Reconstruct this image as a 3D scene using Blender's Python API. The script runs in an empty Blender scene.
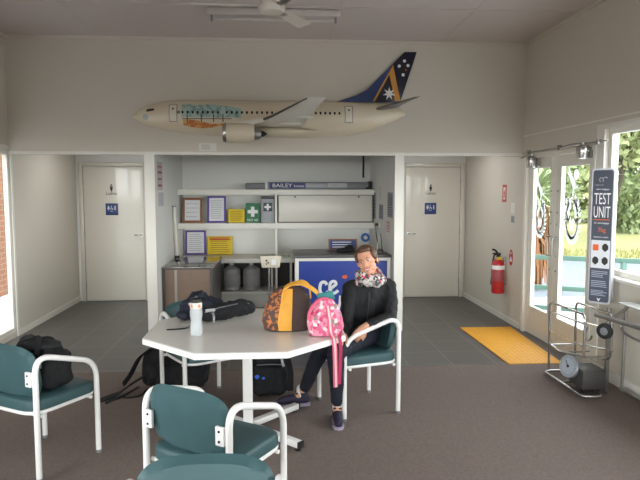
import bpy, bmesh, math, random
from mathutils import Vector, Matrix, Euler
R = math.radians
random.seed(7)
scn = bpy.context.scene
col = scn.collection
PI = math.pi

# ------------------------------------------------------------------ materials
MATS = {}
def rgb(r, g, b):
    f = lambda c: (c/255/12.92) if c/255 <= 0.04045 else ((c/255+0.055)/1.055)**2.4
    return (f(r), f(g), f(b), 1)
def mat(name, c, rough=0.6, metal=0.0, var=0.06, scale=12, bump=0.0, bscale=None, coat=0.0, spec=0.5, emit=None, c2=None):
    if name in MATS: return MATS[name]
    m = bpy.data.materials.new(name); m.use_nodes = True
    nt = m.node_tree; b = nt.nodes['Principled BSDF']
    tc = nt.nodes.new('ShaderNodeTexCoord')
    n = nt.nodes.new('ShaderNodeTexNoise'); n.inputs['Scale'].default_value = scale; n.inputs['Detail'].default_value = 4
    nt.links.new(tc.outputs['Object'], n.inputs['Vector'])
    mx = nt.nodes.new('ShaderNodeMix'); mx.data_type = 'RGBA'
    a = c; d = c2 or tuple(max(0, v*(1-var*2.2)) for v in c[:3])+(1,)
    mx.inputs[6].default_value = a; mx.inputs[7].default_value = d
    nt.links.new(n.outputs['Fac'], mx.inputs[0])
    nt.links.new(mx.outputs[2], b.inputs['Base Color'])
    b.inputs['Roughness'].default_value = rough; b.inputs['Metallic'].default_value = metal
    b.inputs['Specular IOR Level'].default_value = spec
    b.inputs['Coat Weight'].default_value = coat
    if bump:
        n2 = nt.nodes.new('ShaderNodeTexNoise'); n2.inputs['Scale'].default_value = bscale or scale*6; n2.inputs['Detail'].default_value = 3
        nt.links.new(tc.outputs['Object'], n2.inputs['Vector'])
        bp = nt.nodes.new('ShaderNodeBump'); bp.inputs['Strength'].default_value = bump; bp.inputs['Distance'].default_value = 0.01
        nt.links.new(n2.outputs['Fac'], bp.inputs['Height']); nt.links.new(bp.outputs['Normal'], b.inputs['Normal'])
    MATS[name] = m
    return m

def ramp_mat(name, cols, scale, rough=0.7, tex='voronoi', bump=0.0):
    """patchwork print: voronoi or noise cells through a constant colour ramp"""
    m = bpy.data.materials.new(name); m.use_nodes = True
    nt = m.node_tree; b = nt.nodes['Principled BSDF']; b.inputs['Roughness'].default_value = rough
    tc = nt.nodes.new('ShaderNodeTexCoord')
    if tex == 'voronoi':
        t = nt.nodes.new('ShaderNodeTexVoronoi'); t.inputs['Scale'].default_value = scale
        sep = nt.nodes.new('ShaderNodeSeparateColor'); nt.links.new(t.outputs['Color'], sep.inputs[0]); o = sep.outputs[0]
    else:
        t = nt.nodes.new('ShaderNodeTexNoise'); t.inputs['Scale'].default_value = scale; t.inputs['Detail'].default_value = 3; o = t.outputs['Fac']
    nt.links.new(tc.outputs['Object'], t.inputs['Vector'])
    cr = nt.nodes.new('ShaderNodeValToRGB'); cr.color_ramp.interpolation = 'CONSTANT' if tex == 'voronoi' else 'LINEAR'
    els = cr.color_ramp.elements
    while len(els) > 1: els.remove(els[-1])
    els[0].position = cols[0][0]; els[0].color = cols[0][1]
    for p, c in cols[1:]:
        e = els.new(p); e.color = c
    nt.links.new(o, cr.inputs[0]); nt.links.new(cr.outputs[0], b.inputs['Base Color'])
    MATS[name] = m
    return m

def brick_mat(name, c1, c2, mortar, w, h, msize, rough, rot=None, offset=0.5, bump=0.3, plane='xy'):
    m = bpy.data.materials.new(name); m.use_nodes = True
    nt = m.node_tree; b = nt.nodes['Principled BSDF']; b.inputs['Roughness'].default_value = rough
    tc = nt.nodes.new('ShaderNodeTexCoord'); mp = nt.nodes.new('ShaderNodeMapping')
    vec = tc.outputs['Object']
    if plane == 'yz':
        s = nt.nodes.new('ShaderNodeSeparateXYZ'); k = nt.nodes.new('ShaderNodeCombineXYZ')
        nt.links.new(vec, s.inputs[0]); nt.links.new(s.outputs[1], k.inputs[0]); nt.links.new(s.outputs[2], k.inputs[1]); vec = k.outputs[0]
    nt.links.new(vec, mp.inputs[0])
    if rot: mp.inputs['Location'].default_value = rot
    t = nt.nodes.new('ShaderNodeTexBrick'); t.offset = offset
    t.inputs['Color1'].default_value = c1; t.inputs['Color2'].default_value = c2; t.inputs['Mortar'].default_value = mortar
    t.inputs['Scale'].default_value = 1; t.inputs['Mortar Size'].default_value = msize
    t.inputs['Brick Width'].default_value = w; t.inputs['Row Height'].default_value = h
    nt.links.new(mp.outputs[0], t.inputs['Vector']); 
    n = nt.nodes.new('ShaderNodeTexNoise'); n.inputs['Scale'].default_value = 30
    nt.links.new(tc.outputs['Object'], n.inputs['Vector'])
    mx = nt.nodes.new('ShaderNodeMix'); mx.data_type = 'RGBA'; mx.blend_type = 'MULTIPLY'; mx.inputs[0].default_value = 0.25
    nt.links.new(t.outputs['Color'], mx.inputs[6]); nt.links.new(n.outputs['Color'], mx.inputs[7])
    nt.links.new(mx.outputs[2], b.inputs['Base Color'])
    bp = nt.nodes.new('ShaderNodeBump'); bp.inputs['Strength'].default_value = bump; bp.inputs['Distance'].default_value = 0.004; bp.invert = True
    nt.links.new(t.outputs['Fac'], bp.inputs['Height']); nt.links.new(bp.outputs['Normal'], b.inputs['Normal'])
    MATS[name] = m
    return m

def glass_mat(name, tint, gloss=0.06):
    m = bpy.data.materials.new(name); m.use_nodes = True
    nt = m.node_tree; nt.nodes.clear()
    o = nt.nodes.new('ShaderNodeOutputMaterial'); mix = nt.nodes.new('ShaderNodeMixShader')
    t = nt.nodes.new('ShaderNodeBsdfTransparent'); g = nt.nodes.new('ShaderNodeBsdfGlossy')
    t.inputs[0].default_value = tint; g.inputs['Roughness'].default_value = 0.02
    n = nt.nodes.new('ShaderNodeTexNoise'); n.inputs['Scale'].default_value = 3
    mr = nt.nodes.new('ShaderNodeMapRange'); mr.inputs[3].default_value = gloss*0.8; mr.inputs[4].default_value = gloss*1.2
    nt.links.new(n.outputs['Fac'], mr.inputs[0]); nt.links.new(mr.outputs[0], mix.inputs[0])
    nt.links.new(t.outputs[0], mix.inputs[1]); nt.links.new(g.outputs[0], mix.inputs[2]); nt.links.new(mix.outputs[0], o.inputs[0])
    MATS[name] = m
    return m

wallp   = mat('wall_paint', rgb(205, 198, 186), 0.55, var=0.015, scale=2.5, bump=0.04, bscale=90)
ceilp   = mat('ceiling_paint', rgb(196, 186, 180), 0.8, var=0.02, scale=2)
whitep  = mat('white_gloss_paint', rgb(222, 218, 208), 0.3, var=0.015, scale=3)
doorp   = mat('door_paint', rgb(205, 199, 186), 0.22, var=0.015, scale=2, coat=0.3)
trimp   = mat('trim_paint', rgb(225, 222, 214), 0.35, var=0.015, scale=4)
nichep  = mat('white_wall_paint', rgb(226, 226, 222), 0.55, var=0.015, scale=2.5, bump=0.04, bscale=90)  # brightness put into the colour: niche and lobby walls whiter than the rest
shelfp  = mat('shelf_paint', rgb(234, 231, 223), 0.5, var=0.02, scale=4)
carpet  = mat('carpet_pile', rgb(138, 124, 117), 0.95, var=0.22, scale=60, bump=0.5, bscale=260, spec=0.1)
tilem   = brick_mat('floor_tiles', rgb(96, 92, 88), rgb(91, 87, 83), rgb(122, 117, 111), 0.42, 0.42, 0.006, 0.42, offset=0.0, rot=(0.06, 0.02, 0))
brickm  = brick_mat('house_brick', rgb(128, 80, 50), rgb(116, 70, 42), rgb(122, 106, 88), 0.24, 0.085, 0.008, 0.9, plane='yz')
glassm  = glass_mat('window_glass', (0.97, 0.98, 0.97, 1), .012)
chairwm = mat('white_powder_coat', rgb(232, 230, 228), 0.3, var=0.01, scale=8, coat=0.2)
vinyl   = mat('teal_vinyl', rgb(60, 89, 93), 0.48, var=0.12, scale=9, bump=0.12, bscale=160, spec=.35)
tablem  = mat('table_laminate', rgb(226, 222, 216), 0.25, var=0.03, scale=40)
chrome  = mat('chrome', rgb(185, 183, 180), 0.2, 0.9, var=0.05, scale=8)
steel   = mat('brushed_steel', rgb(160, 158, 154), 0.32, 0.85, var=0.06, scale=18)
greym   = mat('grey_aluminium', rgb(140, 142, 146), 0.4, 0.5, var=0.05, scale=10)
blackp  = mat('black_plastic', rgb(26, 26, 28), 0.5, var=0.1, scale=20)
blackf  = mat('black_nylon', rgb(23, 23, 27), 0.85, var=0.25, scale=22, bump=0.35, bscale=70)
navyf   = mat('navy_nylon', rgb(24, 30, 48), 0.8, var=0.25, scale=18, bump=0.35, bscale=60)
redp    = mat('red_enamel', rgb(190, 32, 38), 0.3, var=0.05, scale=12, coat=0.4)
whitepp = mat('white_paper', rgb(230, 229, 226), 0.7, var=0.03, scale=20)
greypp  = mat('grey_paper', rgb(165, 168, 178), 0.7, var=0.15, scale=24)
bluesig = mat('blue_sign', rgb(34, 56, 112), 0.35, var=0.05, scale=10)
cream   = mat('cream_plastic', rgb(214, 206, 188), 0.4, var=0.03, scale=10)
purple  = mat('purple_print', rgb(96, 66, 150), 0.6, var=0.08, scale=12)
yellowp = mat('yellow_print', rgb(226, 196, 30), 0.6, var=0.06, scale=14)
greenp  = mat('green_print', rgb(20, 110, 66), 0.5, var=0.06, scale=14)
woodf   = mat('brown_wood_frame', rgb(150, 92, 56), 0.45, var=0.15, scale=30)
inkm    = mat('dark_ink', rgb(38, 36, 36), 0.6, var=0.05, scale=10)
greyink = mat('grey_ink', rgb(176, 174, 176), 0.7, var=0.05, scale=10)
redink  = mat('red_ink', rgb(196, 50, 36), 0.6, var=0.05, scale=10)
orangei = mat('orange_ink', rgb(226, 100, 40), 0.6, var=0.05, scale=10)
whitei  = mat('white_ink', rgb(236, 236, 236), 0.6, var=0.02, scale=10)

# ------------------------------------------------------------------ object helpers
WM = {}
def put(o, parent=None, M=None):
    col.objects.link(o)
    if parent is not None:
        o.parent = parent; WM[o] = WM[parent].copy()
    else:
        WM[o] = M if M is not None else Matrix()
    return o
def tag(o, label=None, cat=None, group=None, kind=None):
    if label: o['label'] = label
    if cat: o['category'] = cat
    if group: o['group'] = group
    if kind: o['kind'] = kind
    return o
def thing(name, label, cat, loc=(0,0,0), rz=0, group=None):
    o = bpy.data.objects.new(name, None); o.empty_display_size = 0.1
    o.location = loc; o.rotation_euler = (0, 0, rz)
    put(o, None, Matrix.Translation(loc) @ Matrix.Rotation(rz, 4, 'Z'))
    return tag(o, label, cat, group)
def tomesh(bm, name, smooth):
    me = bpy.data.meshes.new(name); bm.normal_update(); bm.to_mesh(me); bm.free()
    if smooth:
        for p in me.polygons: p.use_smooth = True
        try: me.set_sharp_from_angle(angle=R(40))
        except Exception: pass
    return me
def part(name, bm, m, parent, smooth=True, label=None, local=False):
    """child mesh; bm is in world coordinates unless local"""
    if not local: bm.transform(WM[parent].inverted())
    me = tomesh(bm, name, smooth)
    for k in (m if isinstance(m, (list, tuple)) else [m]): me.materials.append(k)
    o = bpy.data.objects.new(name, me); put(o, parent)
    if label: o['label'] = label
    return o
def solo(name, bm, m, label, cat, group=None, smooth=True, kind=None):
    bm.verts.ensure_lookup_table()
    xs = [v.co for v in bm.verts]
    c = Vector(((min(v.x for v in xs)+max(v.x for v in xs))/2, (min(v.y for v in xs)+max(v.y for v in xs))/2, min(v.z for v in xs)))
    M = Matrix.Translation(c); bm.transform(M.inverted())
    me = tomesh(bm, name, smooth)
    for k in (m if isinstance(m, (list, tuple)) else [m]): me.materials.append(k)
    o = bpy.data.objects.new(name, me); o.location = c; put(o, None, M)
    return tag(o, label, cat, group, kind)
def struct(name, bm, m, parent=None, smooth=False):
    if parent is not None: return part(name, bm, m, parent, smooth)
    me = tomesh(bm, name, smooth)
    for k in (m if isinstance(m, (list, tuple)) else [m]): me.materials.append(k)
    o = bpy.data.objects.new(name, me); put(o); o['kind'] = 'structure'
    return o
def copy_tree(o, parent=None):
    c = o.copy(); col.objects.link(c); WM[c] = WM[o]
    if parent is not None: c.parent = parent
    for ch in list(o.children): copy_tree(ch, c)
    return c

# ------------------------------------------------------------------ mesh helpers
def nb(): return bmesh.new()
def box(bm, x0, x1, y0, y1, z0, z1, bev=0.0, seg=2, M=None):
    t = bmesh.new()
    vs = [t.verts.new(p) for p in [(x0,y0,z0),(x1,y0,z0),(x1,y1,z0),(x0,y1,z0),(x0,y0,z1),(x1,y0,z1),(x1,y1,z1),(x0,y1,z1)]]
    for f in [(0,3,2,1),(4,5,6,7),(0,1,5,4),(1,2,6,5),(2,3,7,6),(3,0,4,7)]: t.faces.new([vs[i] for i in f])
    if bev: bmesh.ops.bevel(t, geom=list(t.edges), offset=bev, segments=seg, profile=0.5, affect='EDGES')
    if M is not None: t.transform(M)
    merge(bm, t); return bm
def merge(bm, t):
    me = bpy.data.meshes.new('tmp'); t.to_mesh(me); t.free(); bm.from_mesh(me); bpy.data.meshes.remove(me)
def B(*a, **k): return box(nb(), *a, **k)
def frame_m(o, right, up):
    r = Vector(right).normalized(); u = Vector(up).normalized(); n = r.cross(u)
    return Matrix(((r.x,u.x,n.x,o[0]),(r.y,u.y,n.y,o[1]),(r.z,u.z,n.z,o[2]),(0,0,0,1)))
def prism(bm, pts, M, d, bev=0.0):
    """polygon in M's xy plane extruded d along M's z"""
    t = bmesh.new(); n = len(pts)
    a = [t.verts.new((x, y, 0)) for x, y in pts]; b = [t.verts.new((x, y, d)) for x, y in pts]
    t.faces.new(a[::-1]); t.faces.new(b)
    for i in range(n): t.faces.new([a[i], a[(i+1) % n], b[(i+1) % n], b[i]])
    if d < 0: bmesh.ops.reverse_faces(t, faces=list(t.faces))
    if bev: bmesh.ops.bevel(t, geom=[e for e in t.edges if len(e.link_faces) == 2 and e.calc_face_angle(0) > 0.5], offset=bev, segments=2, profile=0.5, affect='EDGES')
    t.transform(M); merge(bm, t); return bm
def fillet(pts, rad, n=6):
    out = [Vector(pts[0])]
    for i in range(1, len(pts)-1):
        p0, p1, p2 = Vector(pts[i-1]), Vector(pts[i]), Vector(pts[i+1])
        r = rad[i-1] if isinstance(rad, (list, tuple)) else rad
        a = (p0-p1); b = (p2-p1); r = min(r, a.length*0.49, b.length*0.49)
        s = p1+a.normalized()*r; e = p1+b.normalized()*r
        for k in range(n+1):
            t = k/n; out.append((1-t)**2*s+2*t*(1-t)*p1+t*t*e)
    out.append(Vector(pts[-1])); return out
def tube(bm, pts, r, seg=12, closed=False, flat=None):
    pts = [Vector(p) for p in pts]; n = len(pts); rings = []
    rr = r if isinstance(r, (list, tuple)) else [r]*n
    up = Vector((0.013, 0.021, 1)).normalized(); prev = None
    for i, p in enumerate(pts):
        if closed: d = (pts[(i+1) % n]-pts[i-1])
        else: d = pts[min(i+1, n-1)]-pts[max(i-1, 0)]
        d.normalize()
        if prev is None:
            x = d.cross(up)
            if x.length < 0.05: x = d.cross(Vector((0, 1, 0.01)))
        else:
            x = prev - d*prev.dot(d)
        x.normalize(); prev = x; y = d.cross(x)
        w = 1 if flat is None else flat
        rings.append([bm.verts.new(p+(x*math.cos(2*PI*k/seg)+y*math.sin(2*PI*k/seg)*w)*rr[i]) for k in range(seg)])
    m = n if closed else n-1
    for i in range(m):
        a, b = rings[i], rings[(i+1) % n]
        for k in range(seg): bm.faces.new([a[k], a[(k+1) % seg], b[(k+1) % seg], b[k]])
    if not closed: bm.faces.new(rings[0][::-1]); bm.faces.new(rings[-1])
    return bm
def ribbon(bm, pts, w, th, side):
    """flat strap: pts path, side = width direction (vector or list)"""
    pts = [Vector(p) for p in pts]; n = len(pts); rings = []
    for i, p in enumerate(pts):
        d = (pts[min(i+1, n-1)]-pts[max(i-1, 0)]).normalized()
        s = Vector(side[i] if isinstance(side, list) else side); s = (s-d*s.dot(d)).normalized(); nn = d.cross(s)
        rings.append([bm.verts.new(p+s*a*w/2+nn*b*th/2) for a, b in ((-1,-1),(1,-1),(1,1),(-1,1))])
    for i in range(n-1):
        for k in range(4): bm.faces.new([rings[i][k], rings[i][(k+1) % 4], rings[i+1][(k+1) % 4], rings[i+1][k]])
    bm.faces.new(rings[0][::-1]); bm.faces.new(rings[-1]); return bm
def lathe(bm, prof, o, axis=(0,0,1), seg=24):
    ax = Vector(axis).normalized(); x = ax.orthogonal().normalized(); y = ax.cross(x); o = Vector(o); rings = []
    for r, h in prof: rings.append([bm.verts.new(o+ax*h+(x*math.cos(2*PI*k/seg)+y*math.sin(2*PI*k/seg))*max(r, 0.0004)) for k in range(seg)])
    for i in range(len(rings)-1):
        for k in range(seg): bm.faces.new([rings[i][k], rings[i][(k+1) % seg], rings[i+1][(k+1) % seg], rings[i+1][k]])
    bm.faces.new(rings[0][::-1]); bm.faces.new(rings[-1]); return bm
def cyl(bm, o, r, h, axis=(0,0,1), seg=20): return lathe(bm, [(r, 0), (r, h)], o, axis, seg)
def ell(bm, c, rad, rot=None, seg=16):
    t = bmesh.new(); bmesh.ops.create_uvsphere(t, u_segments=seg, v_segments=max(8, seg*2//3), radius=1)
    M = Matrix.Translation(c) @ (rot.to_4x4() if rot is not None else Matrix()) @ Matrix.Diagonal((*rad, 1))
    t.transform(M); merge(bm, t); return bm
def cap(bm, p0, r0, p1, r1, seg=12):
    p0 = Vector(p0); p1 = Vector(p1); d = p1-p0; L = d.length
    prof = [(max(r0*math.sin(a), 0.0005), -r0*math.cos(a)) for a in [PI/2*k/4 for k in range(5)]]
    prof += [(max(r1*math.cos(a), 0.0005), L+r1*math.sin(a)) for a in [PI/2*k/4 for k in range(5)]]
    return lathe(bm, prof, p0, d, seg)
def chain(bm, pts, seg=12):
    for (p0, r0), (p1, r1) in zip(pts, pts[1:]): cap(bm, p0, r0, p1, r1, seg)
    return bm
def blob(bm, voxel=0.008, smooth=6, factor=0.5):
    """merge overlapping shells into one continuous rounded surface"""
    me = bpy.data.meshes.new('t'); bm.to_mesh(me); bm.free()
    o = bpy.data.objects.new('t', me); col.objects.link(o)
    md = o.modifiers.new('r', 'REMESH'); md.mode = 'VOXEL'; md.voxel_size = voxel
    if smooth:
        s = o.modifiers.new('s', 'SMOOTH'); s.iterations = smooth; s.factor = factor
    dg = bpy.context.evaluated_depsgraph_get(); dg.update()
    ev = o.evaluated_get(dg); out = bmesh.new(); out.from_mesh(ev.to_mesh()); ev.to_mesh_clear()
    bpy.data.objects.remove(o); bpy.data.meshes.remove(me)
    return out
from mathutils import noise as mnoise
def crumple(bm, amp, scale, seed=0):
    """cloth-like lumps and folds pushed along the normals"""
    bm.normal_update()
    for v in bm.verts:
        c = v.co*scale+Vector((seed*3.1, seed*1.7, seed))
        k = mnoise.noise(c)+.5*mnoise.noise(c*2.3)+.6*(abs(mnoise.noise(Vector((c.x*1.5, c.y*1.5, c.z*.6))))*2-.5)
        v.co = v.co+v.normal*amp*k
    return bm
def text(s, M, width=None, height=None, ext=0.0006, align='CENTER', spacing=1.0):
    """writing in M's xy plane, centred on M's origin, scaled to width/height"""
    cu = bpy.data.curves.new('t', 'FONT'); cu.body = s; cu.align_x = align; cu.size = 1; cu.resolution_u = 3; cu.space_line = spacing
    o = bpy.data.objects.new('t', cu); col.objects.link(o)
    dg = bpy.context.evaluated_depsgraph_get(); dg.update()
    bm = bmesh.new(); ev = o.evaluated_get(dg); bm.from_mesh(ev.to_mesh()); ev.to_mesh_clear()
    bpy.data.objects.remove(o); bpy.data.curves.remove(cu)
    xs = [v.co.x for v in bm.verts]; ys = [v.co.y for v in bm.verts]
    w = max(xs)-min(xs); h = max(ys)-min(ys); cx = (max(xs)+min(xs))/2; cy = (max(ys)+min(ys))/2
    sx = (width/w) if width else (height/h); sy = (height/h) if height else sx
    for v in bm.verts: v.co = Vector(((v.co.x-cx)*sx, (v.co.y-cy)*sy, 0))
    r = bmesh.ops.extrude_face_region(bm, geom=list(bm.faces))
    bmesh.ops.translate(bm, verts=[v for v in r['geom'] if isinstance(v, bmesh.types.BMVert)], vec=(0, 0, ext))
    bm.transform(M); return bm
def rrect(w, h, r, n=5):
    out = []
    for cx, cy, a0 in ((w/2-r, h/2-r, 0), (-w/2+r, h/2-r, 90), (-w/2+r, -h/2+r, 180), (w/2-r, -h/2+r, 270)):
        for k in range(n+1):
            a = R(a0+90*k/n); out.append((cx+r*math.cos(a), cy+r*math.sin(a)))
    return out
def circ(r, n=16, cx=0, cy=0, ry=None): return [(cx+r*math.cos(2*PI*k/n), cy+(ry or r)*math.sin(2*PI*k/n)) for k in range(n)]
FB = lambda x, y, z: frame_m((x, y, z), (1,0,0), (0,0,1))     # a face looking towards -Y
FR = lambda x, y, z: frame_m((x, y, z), (0,-1,0), (0,0,1))    # on the right wall, looking towards -X
FL = lambda x, y, z: frame_m((x, y, z), (0,1,0), (0,0,1))     # on a left wall, looking towards +X
def lines(bm, M, w, h, n, th=0.004, ext=0.0008, rnd=None, fill=0.85):
    rr = random.Random(rnd or 1)
    for i in range(n):
        y = h/2-(i+0.5)*h/n; ww = w*(fill+(1-fill)*rr.random()); 
        box(bm, -w/2, -w/2+ww, y-th/2, y+th/2, 0, ext, M=M)
    return bm

# ------------------------------------------------------------------ camera (pose solved from the photograph's vanishing points)
cam = bpy.data.cameras.new('camera'); cam.sensor_width = 36; cam.lens = 36*600/640; cam.clip_end = 300
co = bpy.data.objects.new('camera', cam); col.objects.link(co)
yaw = math.atan(41/600); pit = math.atan(52/math.hypot(600, 41))
co.location = (0, 0, 1.65); co.rotation_euler = (PI/2-pit, 0, -yaw)
scn.camera = co

# ------------------------------------------------------------------ the room
XL, XR, YH, YD, YN, ZC, YB = -2.92, 2.81, 6.78, 8.92, 8.72, 3.28, -2.6
struct('floor', B(XL-.1, XR+.1, 5.375, YD+.1, -.06, 0), tilem)
struct('floor.001', B(XL-.1, XR+.1, YB-.1, 5.375, -.06, 0.004), carpet)
struct('ceiling', B(XL-.1, XR+.1, YB-.1, YH+.1, ZC, ZC+.08), ceilp)
struct('ceiling.001', B(XL-.1, XR+.1, YH+.1, YD+.1, 2.4, 2.48), ceilp)
for i, x in enumerate((-1.93, -.68, .57, 1.82)): struct('trim_%d' % (i+1), B(x-.012, x+.012, YB, YH, ZC-.005, ZC), ceilp)
struct('trim_5', B(XL, XR, 5.55, 5.574, ZC-.005, ZC), ceilp)
struct('trim_6', B(XL, XR, YH-.03, YH, ZC-.03, ZC), wallp)
struct('trim_7', B(XR-.025, XR, YB, YH-.03, ZC-.03, ZC), wallp)
struct('trim_8', B(XL, XL+.025, YB, YH-.03, ZC-.03, ZC), wallp)
# bulkhead with a pale edge strip
struct('wall_bulkhead', B(XL, XR, YH, YH+.1, 2.03, ZC), wallp)
struct('trim_9', B(XL, XR, YH-.012, YH+.112, 2.018, 2.05), trimp)
# far wall and niche
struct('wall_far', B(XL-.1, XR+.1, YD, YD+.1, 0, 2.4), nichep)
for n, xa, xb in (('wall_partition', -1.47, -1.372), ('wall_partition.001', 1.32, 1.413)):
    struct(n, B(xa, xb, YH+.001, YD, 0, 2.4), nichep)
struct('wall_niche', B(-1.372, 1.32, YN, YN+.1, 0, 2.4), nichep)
struct('trim_10', B(-1.476, -1.366, YH-.014, YH+.09, 0, 2.018), trimp)
struct('trim_11', B(1.314, 1.419, YH-.014, YH+.09, 0, 2.018), trimp)

def wall_x(name, xa, xb, holes, y0, y1, z1, m):
    """wall across x with rectangular openings (ya, yb, za, zb), sorted by y"""
    bm = nb(); y = y0
    for (a, b, za, zb) in holes:
        box(bm, xa, xb, y, a, 0, z1)
        if za > 0: box(bm, xa, xb, a, b, 0, za)
        if zb < z1: box(bm, xa, xb, a, b, zb, z1)
        y = b
    box(bm, xa, xb, y, y1, 0, z1)
    return struct(name, bm, m)
wall_x('wall_right', XR, XR+.12, [(.3, 5.04, .91, 2.16), (5.17, 6.69, 0, 2.02)], YB, YD, ZC, wallp)
wall_x('wall_left', XL-.06, XL, [(-1.6, 2.4, .6, 2.4), (4.5, 6.785, .06, 2.06)], YB, YD, ZC, wallp)
# wall behind the camera with its wide windows
bm = nb()
for a, b, c, d in ((XL, XR, 0, .3), (XL, XR, 2.15, ZC), (XL, -2.75, .3, 2.15), (-.1, .1, .3, 2.15), (2.65, XR, .3, 2.15)): box(bm, a, b, YB-.1, YB, c, d)
struct('wall_back', bm, wallp)
def window_frame(bm, ax, pos, a0, a1, z0, z1, mull=(), t=.05, d=.06):
    def bb(p, q, r, s):
        if ax == 'x': box(bm, pos-d/2, pos+d/2, p, q, r, s, .004)
        else: box(bm, p, q, pos-d/2, pos+d/2, r, s, .004)
    bb(a0, a0+t, z0, z1); bb(a1-t, a1, z0, z1); bb(a0+t, a1-t, z0, z0+t); bb(a0+t, a1-t, z1-t, z1)
    for m in mull: bb(m-t/2, m+t/2, z0+t, z1-t)
    return bm
def window(n, ax, pos, a0, a1, z0, z1, mull=(), t=.05, d=.06):
    w = struct('window_%d' % n, window_frame(nb(), ax, pos, a0, a1, z0, z1, mull, t, d), whitep)
    g = B(pos-.003, pos+.003, a0+.04, a1-.04, z0+.04, z1-.04) if ax == 'x' else B(a0+.04, a1-.04, pos-.003, pos+.003, z0+.04, z1-.04)
    part('pane', g, glassm, w, False)
    return w
w1 = window(1, 'x', XR+.06, .3, 5.04, .91, 2.16, (1.9, 3.4))
part('sill', B(XR-.05, XR+.03, .25, 5.08, .885, .912, .006), trimp, w1)
window(2, 'x', XL-.03, 4.5, 6.785, .06, 2.06, (5.6,), .05, .05)
window(3, 'x', XL-.03, -1.6, 2.4, .6, 2.4, (.4,))
window(4, 'y', YB-.05, -2.75, -.1, .3, 2.15, (-1.42,))
window(5, 'y', YB-.05, .1, 2.65, .3, 2.15, (1.38,))
# timber reveals beside the front window and trims
struct('trim_12', B(XR-.012, XR, 5.04, 5.165, 0.12, 2.2, .003), trimp)
struct('trim_13', B(XR-.014, XR, .25, 5.04, 2.155, 2.2, .003), trimp)
struct('trim_14', B(XR-.01, XR, .25, YH, 2.235, 2.247), trimp)
struct('trim_15', B(XL, XL+.012, 6.786, 6.83, 0, 2.1, .003), trimp)
struct('trim_16', B(XL, XL+.012, 4.44, 6.77, 2.06, 2.11, .003), trimp)
# baseboards
struct('baseboard_right', B(XR-.014, XR, 6.75, YD, 0, .07, .003), trimp)
struct('baseboard_left', B(XL, XL+.014, 6.84, YD, 0, .07, .003), trimp)
struct('baseboard_right.001', B(XR-.014, XR, .3, 5.165, 0, .1, .003), trimp)
struct('baseboard_partition', B(-1.484, -1.47, YH+.09, YD, 0, .07, .003), trimp)
struct('baseboard_partition.001', B(1.413, 1.427, YH+.09, YD, 0, .07, .003), trimp)

# toilet doors
def toilet_door(n, xa, xb, hx, word, arrowside):
    d = struct('door_%d' % n, B(xa+.06, xb-.06, YD-.03, YD-.005, .01, 1.96, .003), doorp)
    f = nb()
    for a, b, c, e in ((xa, xa+.055, 0, 2.02), (xb-.055, xb, 0, 2.02), (xa+.055, xb-.055, 1.965, 2.02)): box(f, a, b, YD-.05, YD, c, e, .004)
    part('door_frame', f, doorp, d)
    h = nb(); cyl(h, (hx, YD-.03, .97), .022, -.012, (0,1,0)); tube(h, fillet([(hx, YD-.03, .97), (hx, YD-.075, .97), (hx+arrowside*.11, YD-.075, .97)], .02), .009)
    part('door_handle', h, chrome, d)
    k = nb()
    for z in (.25, 1.0, 1.75): cyl(k, ((xa+.06 if arrowside < 0 else xb-.06), YD-.035, z-.04), .007, .08)
    part('hinge', k, steel, d)
    return d
d1 = toilet_door(1, -2.87, -1.90, -1.99, 'Ladies', -1)
d2 = toilet_door(2, 1.83, 2.78, 1.93, 'Gents', 1)
# wording stuck straight on the doors belongs to them
def door_words(d, x, word):
    w = text(word, FB(x, YD-.031, 1.575), width=.155, height=.045)
    f = nb(); F = FB(x, YD-.031, 1.655)
    prism(f, circ(.013, 12, 0, .038), F, .001); prism(f, [(-.022,.02),(.022,.02),(.014,-.03),(.005,-.055),(-.005,-.055),(-.014,-.03)], F, .001)
    part('lettering', w, inkm, d, False); part('figure_symbol', f, inkm, d, False)
door_words(d1, -2.415, 'Ladies'); door_words(d2, 2.27, 'Gents')
def wc_sign(x, label):
    s = thing('toilet_sign', label, 'sign', (x, YD-.04, 1.26), 0, 'blue toilet signs')
    part('plate', B(x-.088, x+.088, YD-.04, YD-.031, 1.26, 1.43, .003), bluesig, s)
    m = nb()
    F = FB(x-.055, YD-.041, 1.37)
    prism(m, circ(.011, 12, 0, .03), F, .001); prism(m, [(-.016,.016),(.016,.016),(.022,-.02),(.01,-.02),(.008,-.045),(-.008,-.045),(-.01,-.02),(-.022,-.02)], F, .001)
    F = FB(x, YD-.041, 1.37)
    prism(m, circ(.008, 12, -.006, .032), F, .001); prism(m, [(-.012,.02),(-.002,.02),(0,-.005),(.018,-.005),(.026,-.035),(.016,-.035),(.01,-.015),(-.01,-.015)], F, .001)
    ring = circ(.022, 16, -.002, -.022); inn = circ(.016, 16, -.002, -.022)
    for i in range(16): 
        j = (i+1) % 16
        if i not in (1, 2, 3, 4): prism(m, [ring[i], ring[j], inn[j], inn[i]], F, .001)
    F = FB(x+.058, YD-.041, 1.37)
    prism(m, circ(.01, 12, 0, .03), F, .001); prism(m, [(-.013,.016),(.013,.016),(.011,-.015),(.007,-.045),(-.007,-.045),(-.011,-.015)], F, .001)
    for i in range(4): box(m, -.028+i*.014, -.02+i*.014, -.07, -.06, 0, .001, M=FB(x, YD-.041, 1.37))
    for v in m.verts: v.co.x = x+(v.co.x-x)*.82; v.co.z = 1.352+(v.co.z-1.352)*.78
    part('pictograms', m, mat('pale_pictogram', rgb(196,204,220), .6), s, False)
wc_sign(-2.415, 'blue square toilet sign on the left door under the word Ladies')
wc_sign(2.27, 'blue square toilet sign on the right door under the word Gents')

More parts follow.
